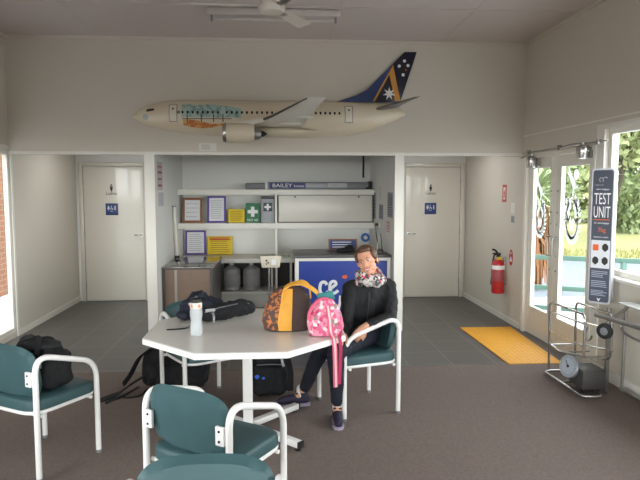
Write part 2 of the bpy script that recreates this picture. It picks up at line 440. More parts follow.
# ------------------------------------------------------------------ glass double door
def glass_leaf(n, y0, y1, hy):
    xm = XR+.04; L = struct('door_%d' % n, nb_leaf(xm, y0, y1), whitep, None)
    part('pane', B(xm-.003, xm+.003, y0+.10, y1-.10, .31, 1.88), glassm, L, False)
    return L
def nb_leaf(x, y0, y1):
    bm = nb(); d = .022
    box(bm, x-d, x+d, y0, y0+.115, .01, 1.985, .004); box(bm, x-d, x+d, y1-.115, y1, .01, 1.985, .004)
    box(bm, x-d, x+d, y0+.115, y1-.115, .01, .325, .004); box(bm, x-d, x+d, y0+.115, y1-.115, 1.865, 1.985, .004)
    return bm
dA = glass_leaf(3, 5.99, 6.645, 6.05); dB = glass_leaf(4, 5.215, 5.985, 5.9)
f = nb()
box(f, XR-.02, XR+.09, 6.648, 6.70, 0, 2.03, .004); box(f, XR-.02, XR+.09, 5.165, 5.212, 0, 2.03, .004); box(f, XR-.02, XR+.09, 5.212, 6.648, 1.99, 2.03, .004)
struct('trim_17', f, whitep)
for leaf, yh, s in ((dA, 6.07, 1), (dB, 5.93, -1)):
    h = nb(); tube(h, fillet([(XR+.018, yh, .95), (XR-.03, yh, .95), (XR-.03, yh, 1.15), (XR+.018, yh, 1.15)], .03), .008)
    part('door_handle', h, steel, leaf)
    b2 = nb()
    for z in (1.28, 1.40, .80, 1.62): cyl(b2, (XR+.019, yh, z), .009, -.010, (1,0,0), 12)
    part('lock', b2, steel, leaf)
bolt = nb()
for z in (.55, 1.0, 1.5, 1.85): box(bolt, XR+.006, XR+.016, 6.65, 6.675, z-.04, z+.04, .003)
part('hinge', bolt, steel, dA)
# etched crest on each pane: oval wreath, shield shapes, kangaroo and emu standing, star above
etch = bpy.data.materials.new('etched_frost'); etch.use_nodes = True
en = etch.node_tree; en.nodes.clear()
eo = en.nodes.new('ShaderNodeOutputMaterial'); em = en.nodes.new('ShaderNodeMixShader'); et = en.nodes.new('ShaderNodeBsdfTranslucent'); ed = en.nodes.new('ShaderNodeBsdfDiffuse'); ens = en.nodes.new('ShaderNodeTexNoise'); emr = en.nodes.new('ShaderNodeMapRange')
ens.inputs['Scale'].default_value = 40; emr.inputs[3].default_value = .12; emr.inputs[4].default_value = .3
et.inputs[0].default_value = (.62,.63,.62,1); ed.inputs[0].default_value = (.9,.9,.9,1)
en.links.new(ens.outputs['Fac'], emr.inputs[0]); en.links.new(emr.outputs[0], em.inputs[0]); en.links.new(et.outputs[0], em.inputs[1]); en.links.new(ed.outputs[0], em.inputs[2]); en.links.new(em.outputs[0], eo.inputs[0])
def crest(leaf, yc, zc, s):
    bm = nb(); F = FR(XR+.036, yc, zc)
    for k in range(26):                                   # wreath of leaves
        a = 2*PI*k/26+.1
        if abs(a-PI/2) < .35: continue
        cx, cy = .125*s*math.cos(a), .19*s*math.sin(a)
        t = a+PI/2
        for sg in (-1, 1):
            ang = t+sg*.7; l = .06*s; w = .026*s
            p = [(cx, cy), (cx+l*.5*math.cos(ang)-w*math.sin(ang)*.6, cy+l*.5*math.sin(ang)+w*math.cos(ang)*.6), (cx+l*math.cos(ang), cy+l*math.sin(ang)), (cx+l*.5*math.cos(ang)+w*math.sin(ang)*.6, cy+l*.5*math.sin(ang)-w*math.cos(ang)*.6)]
            prism(bm, [(x, y) for x, y in p], F, .0012)
    ro = [(.118*s*math.cos(2*PI*k/30), .182*s*math.sin(2*PI*k/30)) for k in range(30)]; ri = [(x*.80, y*.80) for x, y in ro]
    for k in range(30):
        if 5 <= k <= 9: continue
        j = (k+1) % 30; prism(bm, [ri[k], ro[k], ro[j], ri[j]], F, .0012)
    for sx in (-1, 1):                                    # two curled plumes and a banner
        P = [(sx*.01*s,.16*s),(sx*.07*s,.19*s),(sx*.13*s,.16*s),(sx*.085*s,.145*s),(sx*.085*s,.05*s),(sx*.06*s,.0),(sx*.045*s,.06*s),(sx*.055*s,.13*s)]
        prism(bm, P if sx < 0 else P[::-1], F, .0012)
        prism(bm, circ(.016*s, 10, sx*.035*s, .11*s, .03*s), F, .0012)
    prism(bm, [(-.05*s,-.02*s),(-.02*s,.02*s),(0,-.05*s),(.02*s,.02*s),(.05*s,-.02*s),(.03*s,-.10*s),(-.03*s,-.10*s)], F, .0012)
    # leaping animal standing on top of the wreath
    an = [(-.01,.20),(.015,.21),(.02,.26),(.05,.29),(.035,.33),(.0,.36),(-.05,.41),(-.085,.47),(-.095,.46),(-.07,.40),(-.10,.42),(-.105,.41),(-.06,.36),(-.03,.32),(-.005,.29),(0.0,.25)]
    prism(bm, [(x*s, y*s) for x, y in an][::-1], F, .0012)
    prism(bm, [(x*s, y*s) for x, y in [(.03,.30),(.08,.29),(.10,.31),(.085,.28),(.04,.27)]][::-1], F, .0012)
    bmesh.ops.recalc_face_normals(bm, faces=list(bm.faces))
    part('etched_crest', bm, etch, leaf, False, 'white frosted crest on the glass')
crest(dA, 6.375, 1.32, .95); crest(dB, 5.66, 1.35, 1.1)
bm = nb(); prism(bm, circ(.05, 20), FR(XR+.036, 5.60, 1.78), .0012); part('round_sticker', bm, etch, dB, False)

# door closers and the rod above the doors
def closer(y, z, label, arm):
    t = thing('door_closer', label, 'door closer', (XR-.09, y, z-.09), 0, 'door closers above the glass doors')
    b = nb(); lathe(b, [(.02,-.10),(.048,-.09),(.055,-.05),(.058,0),(.053,.016),(.028,.028)], (XR-.085, y, z+.01), (0,0,1), 20)
    part('body', b, chrome, t)
    a = nb(); tube(a, [(XR-.085, y, z+.045), (XR-.10, y+arm*.2, z+.05), (XR-.11, y+arm*.42, z+.03)], .012, 8); cyl(a, (XR-.085, y, z+.03), .02, .03)
    part('arm', a, steel, t)
    c = nb(); box(c, XR-.03, XR-.001, y-.035, y+.035, z-.08, z+.02, .004); part('bracket', c, steel, t)
closer(6.36, 1.955, 'steel cylinder door closer above the far glass door leaf', .5)
closer(5.26, 2.0, 'steel cylinder door closer above the near glass door leaf', .9)
r = nb(); tube(r, [(XR-.03, 6.74, 2.045), (XR-.03, 4.95, 2.055)], .0055, 8)
for y in (6.6, 5.85, 5.1): box(r, XR-.045, XR-.001, y-.012, y+.012, 2.03, 2.075, .003)
solo('curtain_rod', r, steel, 'thin dark metal rod running above the glass double door', 'rod')

# ------------------------------------------------------------------ right wall signs
def wall_sign(name, M, w, h, m, label, cat, group=None, deco=(), th=.003):
    """thin card in frame M (x right, y up, z out); deco = [(part name, builder, material)]"""
    t = thing(name, label, cat, tuple(M.translation - Vector((0,0,h/2))), 0, group)
    b = nb(); box(b, -w/2, w/2, -h/2, h/2, 0, th, .0008, 1, M=M); part('card', b, m, t, False)
    F = M @ Matrix.Translation((0, 0, th+.0002))
    for nm, fn, mm in deco:
        q = fn(F); part(nm, q, mm, t, False)
    return t
wall_sign('fire_sign', FR(XR+.0004, 7.335, 1.585), .135, .215, redp, 'narrow red fire extinguisher location sign high on the right wall', 'sign', deco=[
    ('symbol_panel', lambda F: prism(nb(), rrect(.06, .15, .01), F, .001), whitei),
    ('extinguisher_symbol', lambda F: prism(nb(), [(-.018,-.06),(.018,-.06),(.018,.02),(.006,.035),(.006,.05),(-.012,.05),(-.006,.035),(-.018,.02)], F @ Matrix.Translation((0,0,.0012)), .0008), redink)])
def tagbm(F):
    b = nb(); prism(b, circ(.04, 20, 0, .03, .055), F, .001); return b
wall_sign('paper_notice', FR(XR+.0004, 7.055, 1.41), .10, .12, whitepp, 'small white paper notice on the right wall below the red sign', 'notice', deco=[('writing', lambda F: lines(nb(), F, .07, .10, 5, .005), greyink)])
wall_sign('paper_notice', FR(XR+.0004, 7.05, 1.275), .10, .08, greypp, 'small grey lower notice on the right wall above the extinguisher', 'notice', deco=[('writing', lambda F: lines(nb(), F, .07, .06, 3, .005, rnd=4), inkm)])
t = thing('extinguisher_tag', 'red and white oval inspection tag on the wall right of the extinguisher', 'tag', (XR-.005, 7.07, .71), 0)
b = nb(); prism(b, circ(.055, 24, 0, 0, .10), FR(XR+.0004, 7.07, .81), .003); part('card', b, redp, t, False)
b = nb(); prism(b, [(-.03,-.01),(-.04,-.04),(.04,-.04),(.03,-.01),(0,.03)], FR(XR-.0029, 7.07, .80), .001); prism(b, [(-.018,.04),(.018,.04),(.0,.075)], FR(XR-.0029, 7.07, .81), .001); part('print', b, whitei, t, False)

# fire extinguisher
ex, ey = XR-.09, 7.25
t = thing('fire_extinguisher', 'red fire extinguisher hung on the right wall beside the glass door', 'fire extinguisher', (ex, ey, .34))
part('cylinder', lathe(nb(), [(.05,.34),(.072,.345),(.077,.36),(.077,.70),(.07,.735),(.045,.765),(.022,.775),(.02,.80)], (ex, ey, 0), (0,0,1), 28), redp, t)
part('label', lathe(nb(), [(.0775,.645),(.0785,.647),(.0785,.693),(.0775,.695)], (ex, ey, 0), (0,0,1), 28), whitei, t, label='white band label')
part('print', lathe(nb(), [(.0775,.50),(.0783,.502),(.0783,.63),(.0775,.632)], (ex, ey, 0), (0,0,1), 28), mat('pink_print', rgb(196, 92, 96), .5, scale=50, var=.3), t)
v = nb(); cyl(v, (ex, ey, .795), .024, .03); box(v, ex-.02, ex+.02, ey-.03, ey+.015, .82, .85, .004); part('valve', v, blackp, t)
h = nb(); tube(h, [(ex-.01, ey, .845), (ex-.05, ey-.02, .885), (ex-.09, ey-.03, .895)], .011, 8); tube(h, [(ex-.01, ey, .83), (ex-.05, ey-.02, .845), (ex-.085, ey-.03, .84)], .009, 8); part('handle', h, blackp, t)
h = nb(); tube(h, fillet([(ex, ey+.02, .83), (ex-.02, ey+.085, .82), (ex-.04, ey+.095, .70), (ex-.045, ey+.09, .52)], .05), .011, 10); tube(h, [(ex-.045, ey+.09, .53), (ex-.045, ey+.09, .44)], [.012, .02], 10); part('hose', h, blackp, t)
b = nb(); box(b, XR-.02, XR+.0004, ey-.03, ey+.03, .45, .80, .003); part('bracket', b, steel, t)
b = nb(); box(b, ex-.03, ex+.03, ey-.045, ey-.02, .765, .80, .003); part('pressure_tag', b, yellowp, t)

# yellow mat
matm = mat('yellow_rubber', rgb(226, 160, 44), .55, var=.08, scale=20)
b = nb(); b0 = [(2.13,6.85),(2.735,6.845),(2.66,5.37),(2.14,5.37)]
prism(b, b0[::-1], Matrix.Translation((0,0,.0015)), .008, .002)
mt = thing('floor_mat', 'long yellow rubber mat on grey tiles by the glass door', 'mat', (2.4, 6.1, .001))
part('base', b, matm, mt)
rb = nb(); G = []
ns, nc = 27*4, 11*4
for i in range(ns+1):
    v = i/ns; row = []
    for j in range(nc+1):
        u = j/nc; xa = 2.142-.008*v; xb = 2.658+.072*v
        up_ = (i % 4 in (1, 2)) and (j % 4 in (1, 2))
        row.append(rb.verts.new((xa+(xb-xa)*u, 5.373+1.472*v, .0135 if up_ else .0098)))
    G.append(row)
for i in range(ns):
    for j in range(nc): rb.faces.new([G[i][j], G[i][j+1], G[i+1][j+1], G[i+1][j]])
part('studded_top', rb, matm, mt, False)

# ------------------------------------------------------------------ model airliner on the bulkhead
YW = YH-.001
TOP = [(-1.587,2.425),(-1.554,2.472),(-1.51,2.501),(-1.401,2.556),(-1.239,2.597),(-1.076,2.613),(.018,2.613),(.743,2.609),(1.138,2.596),(1.309,2.578),(1.395,2.53),(1.424,2.484)]
BOT = [(-1.588,2.418),(-1.554,2.385),(-1.514,2.361),(-1.40,2.325),(-1.299,2.303),(-1.029,2.25),(-.537,2.215),(.239,2.208),(.745,2.233),(1.027,2.291),(1.311,2.404),(1.424,2.470)]
def interp(T, x):
    if x <= T[0][0]: return T[0][1]
    for (a, b), (c, d) in zip(T, T[1:]):
        if x <= c:
            return b+(d-b)*(x-a)/(c-a)
    return T[-1][1]
def fz(x): 
    a = sum(interp(TOP, x+d) for d in (-.03, 0, .03))/3; b = sum(interp(BOT, x+d) for d in (-.03, 0, .03))/3
    return a, b
def fy(x, z):
    a, b = fz(x); h = (a-b)/2; q = max(0, 1-((z-(a+b)/2)/h)**2); return YW-h*1.0*math.sqrt(q)
planepaint = mat('cream_plane_paint', rgb(226, 214, 190), .3, var=.03, scale=6, coat=.4)
ap = thing('model_airplane', 'large cream model airliner with dark blue tail mounted on the wall above the niche', 'model airplane', (-.08, YW, 2.2))
b = nb(); xs = [-1.588+.012*i for i in range(4)]+[-1.54+i*(2.964/70) for i in range(71)]; rings = []
for x in xs:
    a, c = fz(x); h = max((a-c)/2, .003); zc = (a+c)/2
    rings.append([b.verts.new((x, YW-h*math.sin(PI*k/18), zc-h*math.cos(PI*k/18))) for k in range(19)])
for r0, r1 in zip(rings, rings[1:]):
    for k in range(18): b.faces.new([r0[k], r0[k+1], r1[k+1], r1[k]])
for r0, r1 in zip(rings, rings[1:]): b.faces.new([r1[0], r1[18], r0[18], r0[0]])
b.faces.new(rings[0]); b.faces.new(rings[-1][::-1]); bmesh.ops.recalc_face_normals(b, faces=list(b.faces))
part('fuselage', b, planepaint, ap)
def patch(x0, x1, z0, z1, off=.002, nx=6, nz=5, shape=None):
    """paint patch following the fuselage skin; shape(u, v) -> (u, v)"""
    bm = nb(); g = []
    for i in range(nx+1):
        row = []
        for j in range(nz+1):
            u, v = i/nx, j/nz
            if shape: u, v = shape(u, v)
            x = x0+(x1-x0)*u; z = z0+(z1-z0)*v
            a, c = fz(x); zc = (a+c)/2; h = (a-c)/2
            n = Vector((0, fy(x, z)-YW, z-zc)); n.normalize()
            row.append(bm.verts.new(Vector((x, fy(x, z), z))+n*off))
        g.append(row)
    for i in range(nx):
        for j in range(nz): bm.faces.new([g[i][j], g[i+1][j], g[i+1][j+1], g[i][j+1]])
    return bm
sq2c = lambda u, v: (.5+(u-.5)*math.sqrt(max(0, 1-2*(v-.5)**2)), .5+(v-.5)*math.sqrt(max(0, 1-2*(u-.5)**2)))
muralA = ramp_mat('sea_mural_paint', [(0, rgb(150, 186, 186)), (.45, rgb(170, 196, 190)), (.55, rgb(120, 150, 150)), (.62, rgb(176, 198, 190)), (1, rgb(200, 200, 180))], 9, .4, 'noise')
muralB = ramp_mat('desert_mural_paint', [(0, rgb(216, 190, 150)), (.42, rgb(214, 160, 96)), (.52, rgb(190, 96, 44)), (.6, rgb(224, 176, 110)), (1, rgb(170, 80, 40))], 14, .4, 'noise')
edge = lambda u, v: (u, v*(1-.3*max(0, (u-.6)/.4))+.03*math.sin(u*17))
part('sea_mural', patch(-1.035, -.40, 2.405, 2.545, .0015, 16, 6, edge), muralA, ap)
part('desert_mural', patch(-1.02, -.56, 2.295, 2.385, .0015, 16, 5, lambda u, v: (u, (1-v)*0+v*(.75+.25*math.sin(u*5+1))+(1-v)*.35*(1-math.sin(PI*min(1, u*1.1))))), muralB, ap)
b = nb(); merge(b, patch(-1.03, -.50, 2.388, 2.396, .002, 12, 1)); 
for x in (-.98, -.83, -.70, -.60): merge(b, patch(x, x+.012, 2.36, 2.44, .0022, 1, 4))
part('mural_linework', b, mat('brown_ink', rgb(96, 72, 60), .6), ap)
dk = mat('dark_window', rgb(48, 44, 46), .25, var=.1, scale=10)
wx = [-1.024+.0539*i for i in range(8)]+[-.553+.0539*i for i in range(10)]+[.25+.0515*i for i in range(9)]
wm = None
for x in wx:
    part('cabin_window', patch(x-.012, x+.012, 2.443, 2.476, .003, 4, 4, sq2c), dk, ap)
part('vent_panel', patch(-1.085, -1.05, 2.445, 2.475, .003, 2, 2), mat('grey_panel', rgb(120, 116, 108), .5), ap)
for x0, x1 in ((-1.172, -1.082), (.722, .812)):
    d = part('cabin_door', patch(x0, x1, 2.362, 2.545, .0015, 4, 6), mat('door_outline', rgb(110, 102, 92), .5), ap)
    part('door_panel', patch(x0+.007, x1-.007, 2.369, 2.538, .003, 4, 6), mat('pale_door_paint', rgb(236,230,216), .3), d)
    part('door_window', patch((x0+x1)/2-.01, (x0+x1)/2+.01, 2.485, 2.508, .0045, 2, 2, sq2c), dk, d)
part('cockpit_window', patch(-1.42, -1.335, 2.462, 2.512, .003, 8, 4, lambda u, v: (u, .12+.30*u+v*(.55-.15*u)*(1 if .05 < u < .95 else .7))), mat('cockpit_glass', rgb(30, 32, 40), .15), ap)
part('nose_patch', patch(-1.468, -1.395, 2.385, 2.445, .002, 6, 6, sq2c), mat('pale_blue_patch', rgb(186, 192, 190), .4), ap)
# wing, swept and rising towards the room
def slab(secs, m, name, label=None):
    """lofted aerofoil; secs = [(leading edge pt, trailing edge pt, thickness)]"""
    bm = nb(); rings = []
    prof = [(0,0),(.08,.5),(.3,.62),(.65,.4),(1,.02),(.65,-.3),(.3,-.42),(.08,-.35)]
    for le, te, th in secs:
        le = Vector(le); te = Vector(te); rings.append([bm.verts.new(le+(te-le)*u+Vector((0,0,v*th))) for u, v in prof])
    for a, c in zip(rings, rings[1:]):
        for k in range(8): bm.faces.new([a[k], a[(k+1) % 8], c[(k+1) % 8], c[k]])
    bm.faces.new(rings[0][::-1]); bm.faces.new(rings[-1]); bmesh.ops.recalc_face_normals(bm, faces=list(bm.faces))
    return part(name, bm, m, ap, True, label)
wingp = mat('grey_wing_paint', rgb(226, 222, 212), .35, var=.04, scale=6)
wing = slab([((-.30,6.62,2.335),(.26,6.60,2.315),.06), ((-.06,6.2,2.375),(.30,6.2,2.36),.045), ((.26,5.5,2.455),(.435,5.5,2.465),.018)], wingp, 'wing')
b = nb(); tube(b, [(-.305,6.62,2.338), (-.065,6.2,2.378), (.255,5.5,2.457)], [.018, .014, .007], 8); part('leading_edge', b, mat('dark_slat', rgb(92, 92, 96), .3, .5), wing)
for le, k in (((.02,6.35,2.33), .20), ((.16,6.0,2.36), .17)):
    b = nb(); ell(b, (le[0]+.1, le[1], le[2]-.01), (k*.6, .014, .018), seg=10); part('flap_fairing', b, wingp, wing)
b = nb(); ell(b, (.02, 6.62, 2.26), (.42, .10, .05), seg=20); part('belly_fairing', b, planepaint, ap)
# engine
ec = (-.565, 6.35, 2.222)
eng = part('engine', lathe(nb(), [(.078,0),(.092,-.006),(.1,.02),(.103,.12),(.098,.24),(.085,.315),(.07,.318)], ec, (1,0,0), 28), planepaint, ap)
part('engine_lip', lathe(nb(), [(.08,-.008),(.093,-.008),(.1015,.022),(.1015,.028),(.092,.026)], ec, (1,0,0), 28), mat('polished_lip', rgb(190,186,178), .2, .8), eng)
part('exhaust_cone', lathe(nb(), [(.07,.31),(.055,.37),(.045,.385)], (ec[0], ec[1], ec[2]-.008), (1,0,0), 20), steel, eng)
part('exhaust_tip', lathe(nb(), [(.036,.375),(.028,.41),(.006,.445)], (ec[0], ec[1], ec[2]-.008), (1,0,0), 16), inkm, eng)
b = nb(); prism(b, [(-.50,2.30),(-.30,2.30),(-.12,2.345),(-.05,2.375),(-.2,2.37),(-.35,2.345)], frame_m((0,6.365,0),(1,0,0),(0,0,1)), .03); part('pylon', b, wingp, eng)
# tailplane and fin
slab([((1.06,6.66,2.515),(1.31,6.66,2.54),.035), ((1.36,6.15,2.565),(1.45,6.15,2.585),.012)], mat('tailplane_grey', rgb(112, 110, 110), .4), 'tailplane')
FN = frame_m((0, 6.745, 0), (1,0,0), (0,0,1))
navy = mat('navy_tail_paint', rgb(22, 26, 48), .3, coat=.3); roy = mat('royal_tail_paint', rgb(36, 62, 120), .3, coat=.3); gold = mat('gold_tail_paint', rgb(214, 150, 62), .35, coat=.2)
fin = part('tail_fin', prism(nb(), [(.64,2.606),(1.36,2.606),(1.542,3.16),(1.405,3.16),(.98,2.735),(.86,2.675)][::-1], FN, -.03, .004), navy, ap)
DP = frame_m((0, 6.7435, 0), (1,0,0), (0,0,1))
part('blue_panel', prism(nb(), [(.67,2.609),(1.055,2.609),(1.262,3.0),(1.24,2.985),(.98,2.727),(.86,2.668)], DP, .001), roy, fin, False)
part('gold_stripe', prism(prism(nb(), [(1.274,3.02),(1.262,2.99),(1.235,2.91),(1.30,2.62),(1.365,2.62),(1.335,2.74)], DP, .0016), [(1.05,2.615),(1.075,2.615),(1.245,2.93),(1.262,2.99)], DP, .0016), gold, fin, False)
star = [((.075 if k % 2 == 0 else .03)*math.cos(PI/2+k*PI/7), (.075 if k % 2 == 0 else .03)*math.sin(PI/2+k*PI/7)) for k in range(14)]
part('white_star', prism(nb(), star, FB(1.235, 6.7415, 2.70), .001), whitei, fin, False)
for x, z, q in ((1.403,3.059,.018), (1.345,3.003,.018), (1.443,3.01,.018), (1.39,2.908,.018)): part('star_dot', prism(nb(), circ(q, 12, x, z), DP, .0015), whitei, fin, False)
b = nb(); prism(b, circ(.011, 10, 1.421, 2.962), DP, .0015); part('small_star_dot', b, orangei, fin, False)
wall_sign('name_plaque', FB(-.782, YW, 2.103), .19, .085, whitep, 'tiny white caption plaque on the wall beneath the model airliner', 'plaque', deco=[('writing', lambda F: lines(nb(), F @ Matrix.Translation((-.02,0,0)), .10, .06, 3, .008), greyink)])

# ------------------------------------------------------------------ ceiling fan and fluorescent light
fx, fyy, fzz = -.045, 4.48, 2.945
fanw = mat('fan_white', rgb(206, 198, 186), .45, var=.02)
fn = thing('ceiling_fan', 'white three-blade ceiling fan hanging from the ceiling', 'ceiling fan', (fx, fyy, fzz))
part('hub', lathe(nb(), [(.02,-.032),(.085,-.028),(.098,-.012),(.10,.012),(.075,.02),(.072,.075),(.05,.095),(.02,.10)], (fx, fyy, fzz), (0,0,1), 28), fanw, fn)
part('rod', cyl(nb(), (fx, fyy, fzz+.08), .012, ZC-fzz-.10), fanw, fn)
part('ceiling_rose', lathe(nb(), [(.02,0),(.05,.03),(.06,.06)], (fx, fyy, ZC-.062), (0,0,1), 20), fanw, fn)
for a in (181, 62, -58):
    M = Matrix.Translation((fx, fyy, fzz)) @ Matrix.Rotation(R(a), 4, 'Z') @ Matrix.Rotation(R(-12), 4, 'X')
    bl = nb(); prism(bl, [(.16,-.045),(.55,-.06),(.57,-.05),(.57,.05),(.55,.06),(.16,.045)], M @ Matrix.Translation((0,0,.012)), .006, .002)
    bo = part('blade', bl, fanw, fn)
    ir = nb(); box(ir, .09, .22, -.02, .02, .002, .012, .002, M=M); part('blade_iron', ir, steel, bo)
lt = thing('fluorescent_light', 'long white fluorescent batten fixed to the ceiling behind the fan', 'ceiling light', (-.03, 5.65, 3.16))
part('housing', B(-.64, .57, 5.62, 5.69, 3.215, 3.275, .006), mat('batten_white', rgb(196, 188, 182), .6), lt)
part('tube', cyl(nb(), (-.58, 5.655, 3.182), .012, 1.09, (1,0,0)), mat('unlit_tube', rgb(198, 192, 186), .4), lt)
for x in (-.60, .53):
    part('lamp_holder', B(x-.010, x+.010, 5.638, 5.672, 3.16, 3.214, .004), greym, lt)

# ------------------------------------------------------------------ niche shelving
sh = thing('wall_shelf', 'cream fixed shelving with cupboard hatch across the back of the niche', 'shelving', (-.03, 8.5, 0))
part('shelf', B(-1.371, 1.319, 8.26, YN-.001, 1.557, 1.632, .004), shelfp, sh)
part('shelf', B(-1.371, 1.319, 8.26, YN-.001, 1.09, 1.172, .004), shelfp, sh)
part('divider', B(-.055, -.025, 8.27, YN-.001, 1.173, 1.556), shelfp, sh)
part('divider', B(-.055, -.025, 8.27, YN-.001, .705, 1.089), shelfp, sh)
hd = part('hatch', B(-.005, 1.285, 8.255, 8.28, 1.19, 1.548, .003), whitep, sh)
hf = nb()
for a, b_, c, d in ((-.02,1.30,1.548,1.556),(-.02,1.30,1.173,1.189),(1.286,1.30,1.19,1.548)): box(hf, a, b_, 8.25, 8.27, c, d)
part('hatch_edge', hf, mat('shadow_seam', rgb(120,116,110), .6), sh, False)  # darker grey strips along the hatch edges
for cx in (.22, 1.1): part('catch', cyl(nb(), (cx, 8.254, 1.53), .012, -.012, (0,1,0), 10), inkm, hd)
bn = thing('bench', 'cream low bench with open dark shelf beneath across the niche', 'bench', (0, 8.3, 0))
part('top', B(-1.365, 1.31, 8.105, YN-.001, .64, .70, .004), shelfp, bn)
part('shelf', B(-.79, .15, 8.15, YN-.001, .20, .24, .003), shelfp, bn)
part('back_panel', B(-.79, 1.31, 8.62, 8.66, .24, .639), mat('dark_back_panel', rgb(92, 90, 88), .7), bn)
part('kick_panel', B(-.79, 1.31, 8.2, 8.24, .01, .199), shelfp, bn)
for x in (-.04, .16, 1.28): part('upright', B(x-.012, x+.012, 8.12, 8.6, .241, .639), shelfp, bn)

# framed notices on the second shelf
def frame_notice(name, x0, x1, z0, z1, y, mframe, mpaper, label, cat, bw=.02, lean=.06, nl=8, lm=greyink, extra=None, group=None):
    """framed or bordered sheet standing on a shelf and leaning back a little"""
    h = (z1-z0); w = x1-x0; a = math.atan(lean/h)
    M = Matrix.Translation(((x0+x1)/2, y, z0)) @ Matrix.Rotation(-a, 4, 'X') @ frame_m((0,0,0),(1,0,0),(0,0,1))
    t = thing(name, label, cat, ((x0+x1)/2, y, z0), 0, group)
    f = nb()
    for p in ((-w/2, w/2, 0, bw), (-w/2, w/2, h-bw, h), (-w/2, -w/2+bw, bw, h-bw), (w/2-bw, w/2, bw, h-bw)): box(f, *p, 0, .014, .002, 1, M=M)
    part('frame', f, mframe, t)
    p = nb(); box(p, -w/2+bw*.5, w/2-bw*.5, bw*.5, h-bw*.5, .002, .010, M=M); part('sheet', p, mpaper, t, False)
    F = M @ Matrix.Translation((0, h/2, .0102))
    part('writing', lines(nb(), F, (w-2*bw)*.8, (h-2*bw)*.85, nl, min(.008, h/nl*.3), rnd=int(w*1e4)), lm, t, False)
    if extra: extra(t, M, w, h)
    return t
sheet = mat('pale_sheet', rgb(222, 224, 226), .6, var=.05, scale=12)
frame_notice('framed_certificate', -1.325, -1.055, 1.174, 1.52, 8.36, woodf, sheet, 'brown wood framed certificate standing on the upper niche shelf at left', 'framed notice', .032, .05, 4)
frame_notice('bordered_notice', -.985, -.735, 1.174, 1.54, 8.36, purple, sheet, 'purple bordered notice on the upper shelf right of the wood frame', 'notice', .024, .05, 9)
frame_notice('yellow_notice', -.70, -.475, 1.174, 1.36, 8.36, yellowp, yellowp, 'small yellow notice on the upper shelf beside the green sign', 'notice', .006, .03, 6, mat('brown_ink2', rgb(150,110,20), .6))
def greencross(t, M, w, h):
    F = M @ Matrix.Translation((0, h*.56, .0145)); b = nb(); s = .07; q = .024
    prism(b, [(-q,-s),(q,-s),(q,-q),(s,-q),(s,q),(q,q),(q,s),(-q,s),(-q,q),(-s,q),(-s,-q),(-q,-q)], F, .001)
    part('cross', b, whitei, t, False)
    part('lettering', text('FIRST AID', M @ Matrix.Translation((0, h*.13, .0145)), width=w*.8, height=.03), whitei, t, False)
def first_aid_sign():
    x0, x1, z0, z1, y = -.458, -.268, 1.174, 1.443, 8.35
    M = Matrix.Translation(((x0+x1)/2, y, z0)) @ Matrix.Rotation(-.08, 4, 'X') @ frame_m((0,0,0),(1,0,0),(0,0,1))
    t = thing('first_aid_sign', 'green first aid sign with a white cross on the upper shelf', 'sign', ((x0+x1)/2, y, z0))
    p = nb(); box(p, x0-(x0+x1)/2, x1-(x0+x1)/2, 0, z1-z0, 0, .014, .002, 1, M=M); part('plate', p, greenp, t, False)
    greencross(t, M, x1-x0, z1-z0)
first_aid_sign()
t = thing('first_aid_box', 'grey first aid box with a dark cross panel on the upper shelf', 'first aid box', (-.15, 8.42, 1.174))
part('body', B(-.245, -.065, 8.33, 8.52, 1.174, 1.50, .008), mat('grey_plastic', rgb(168, 170, 176), .5), t)
part('lid', B(-.248, -.062, 8.325, 8.52, 1.501, 1.535, .006), mat('dark_lid', rgb(86, 86, 92), .5), t)
b = nb(); box(b, -.06, .06, -.06, .06, 0, .0015, M=FB(-.155, 8.329, 1.39)); part('cross_panel', b, mat('dark_teal_print', rgb(34, 62, 74), .5), t, False)
b = nb(); s, q = .045, .014; prism(b, [(-q,-s),(q,-s),(q,-q),(s,-q),(s,q),(q,q),(q,s),(-q,s),(-q,q),(-s,q),(-s,-q),(-q,-q)], FB(-.155, 8.327, 1.39), .001); part('cross', b, whitei, t, False)
part('writing', lines(nb(), FB(-.155, 8.3285, 1.27), .10, .05, 3, .006), greyink, t, False)
# notices on the lower level
frame_notice('bordered_notice', -1.33, -1.045, .705, 1.05, 8.6, purple, sheet, 'purple bordered notice standing below the shelves, behind the brown cabinet', 'notice', .024, .04, 9)
frame_notice('yellow_notice', -1.02, -.665, .705, .965, 8.6, yellowp, yellowp, 'larger yellow notice with red heading right of the lower purple notice', 'notice', .006, .04, 7, mat('brown_ink3', rgb(150,110,20), .6),
    extra=lambda t, M, w, h: part('heading', lines(nb(), M @ Matrix.Translation((0, h*.86, .0145)), w*.85, .05, 2, .014, fill=.95), redink, t, False))

# roll-up banner case on the top shelf
t = thing('banner_case', 'long grey roll-up banner case lying on the top niche shelf', 'banner case', (.4, 8.42, 1.633))
part('case', B(-.18, 1.27, 8.37, 8.47, 1.633, 1.735, .012), greym, t)
part('end_section', B(-.46, -.185, 8.36, 8.48, 1.633, 1.72, .014), mat('grey_end', rgb(120,120,122), .5), t)
part('end_clip', B(-.19, -.155, 8.355, 8.485, 1.633, 1.745, .006), whitepp, t)
part('label', B(-.13, .37, 8.367, 8.3695, 1.645, 1.725), mat('banner_blue', rgb(44, 58, 110), .5), t, False)
part('lettering', text('BAILEY', FB(.05, 8.366, 1.687), width=.27, height=.05), whitei, t, False)
part('script_lettering', text('homes', FB(.28, 8.366, 1.68), width=.14, height=.035), whitei, t, False, 'small pale script')
part('pale_label', B(.68, .95, 8.367, 8.3695, 1.66, 1.72), mat('pale_grey_label', rgb(186,186,186), .5), t, False)
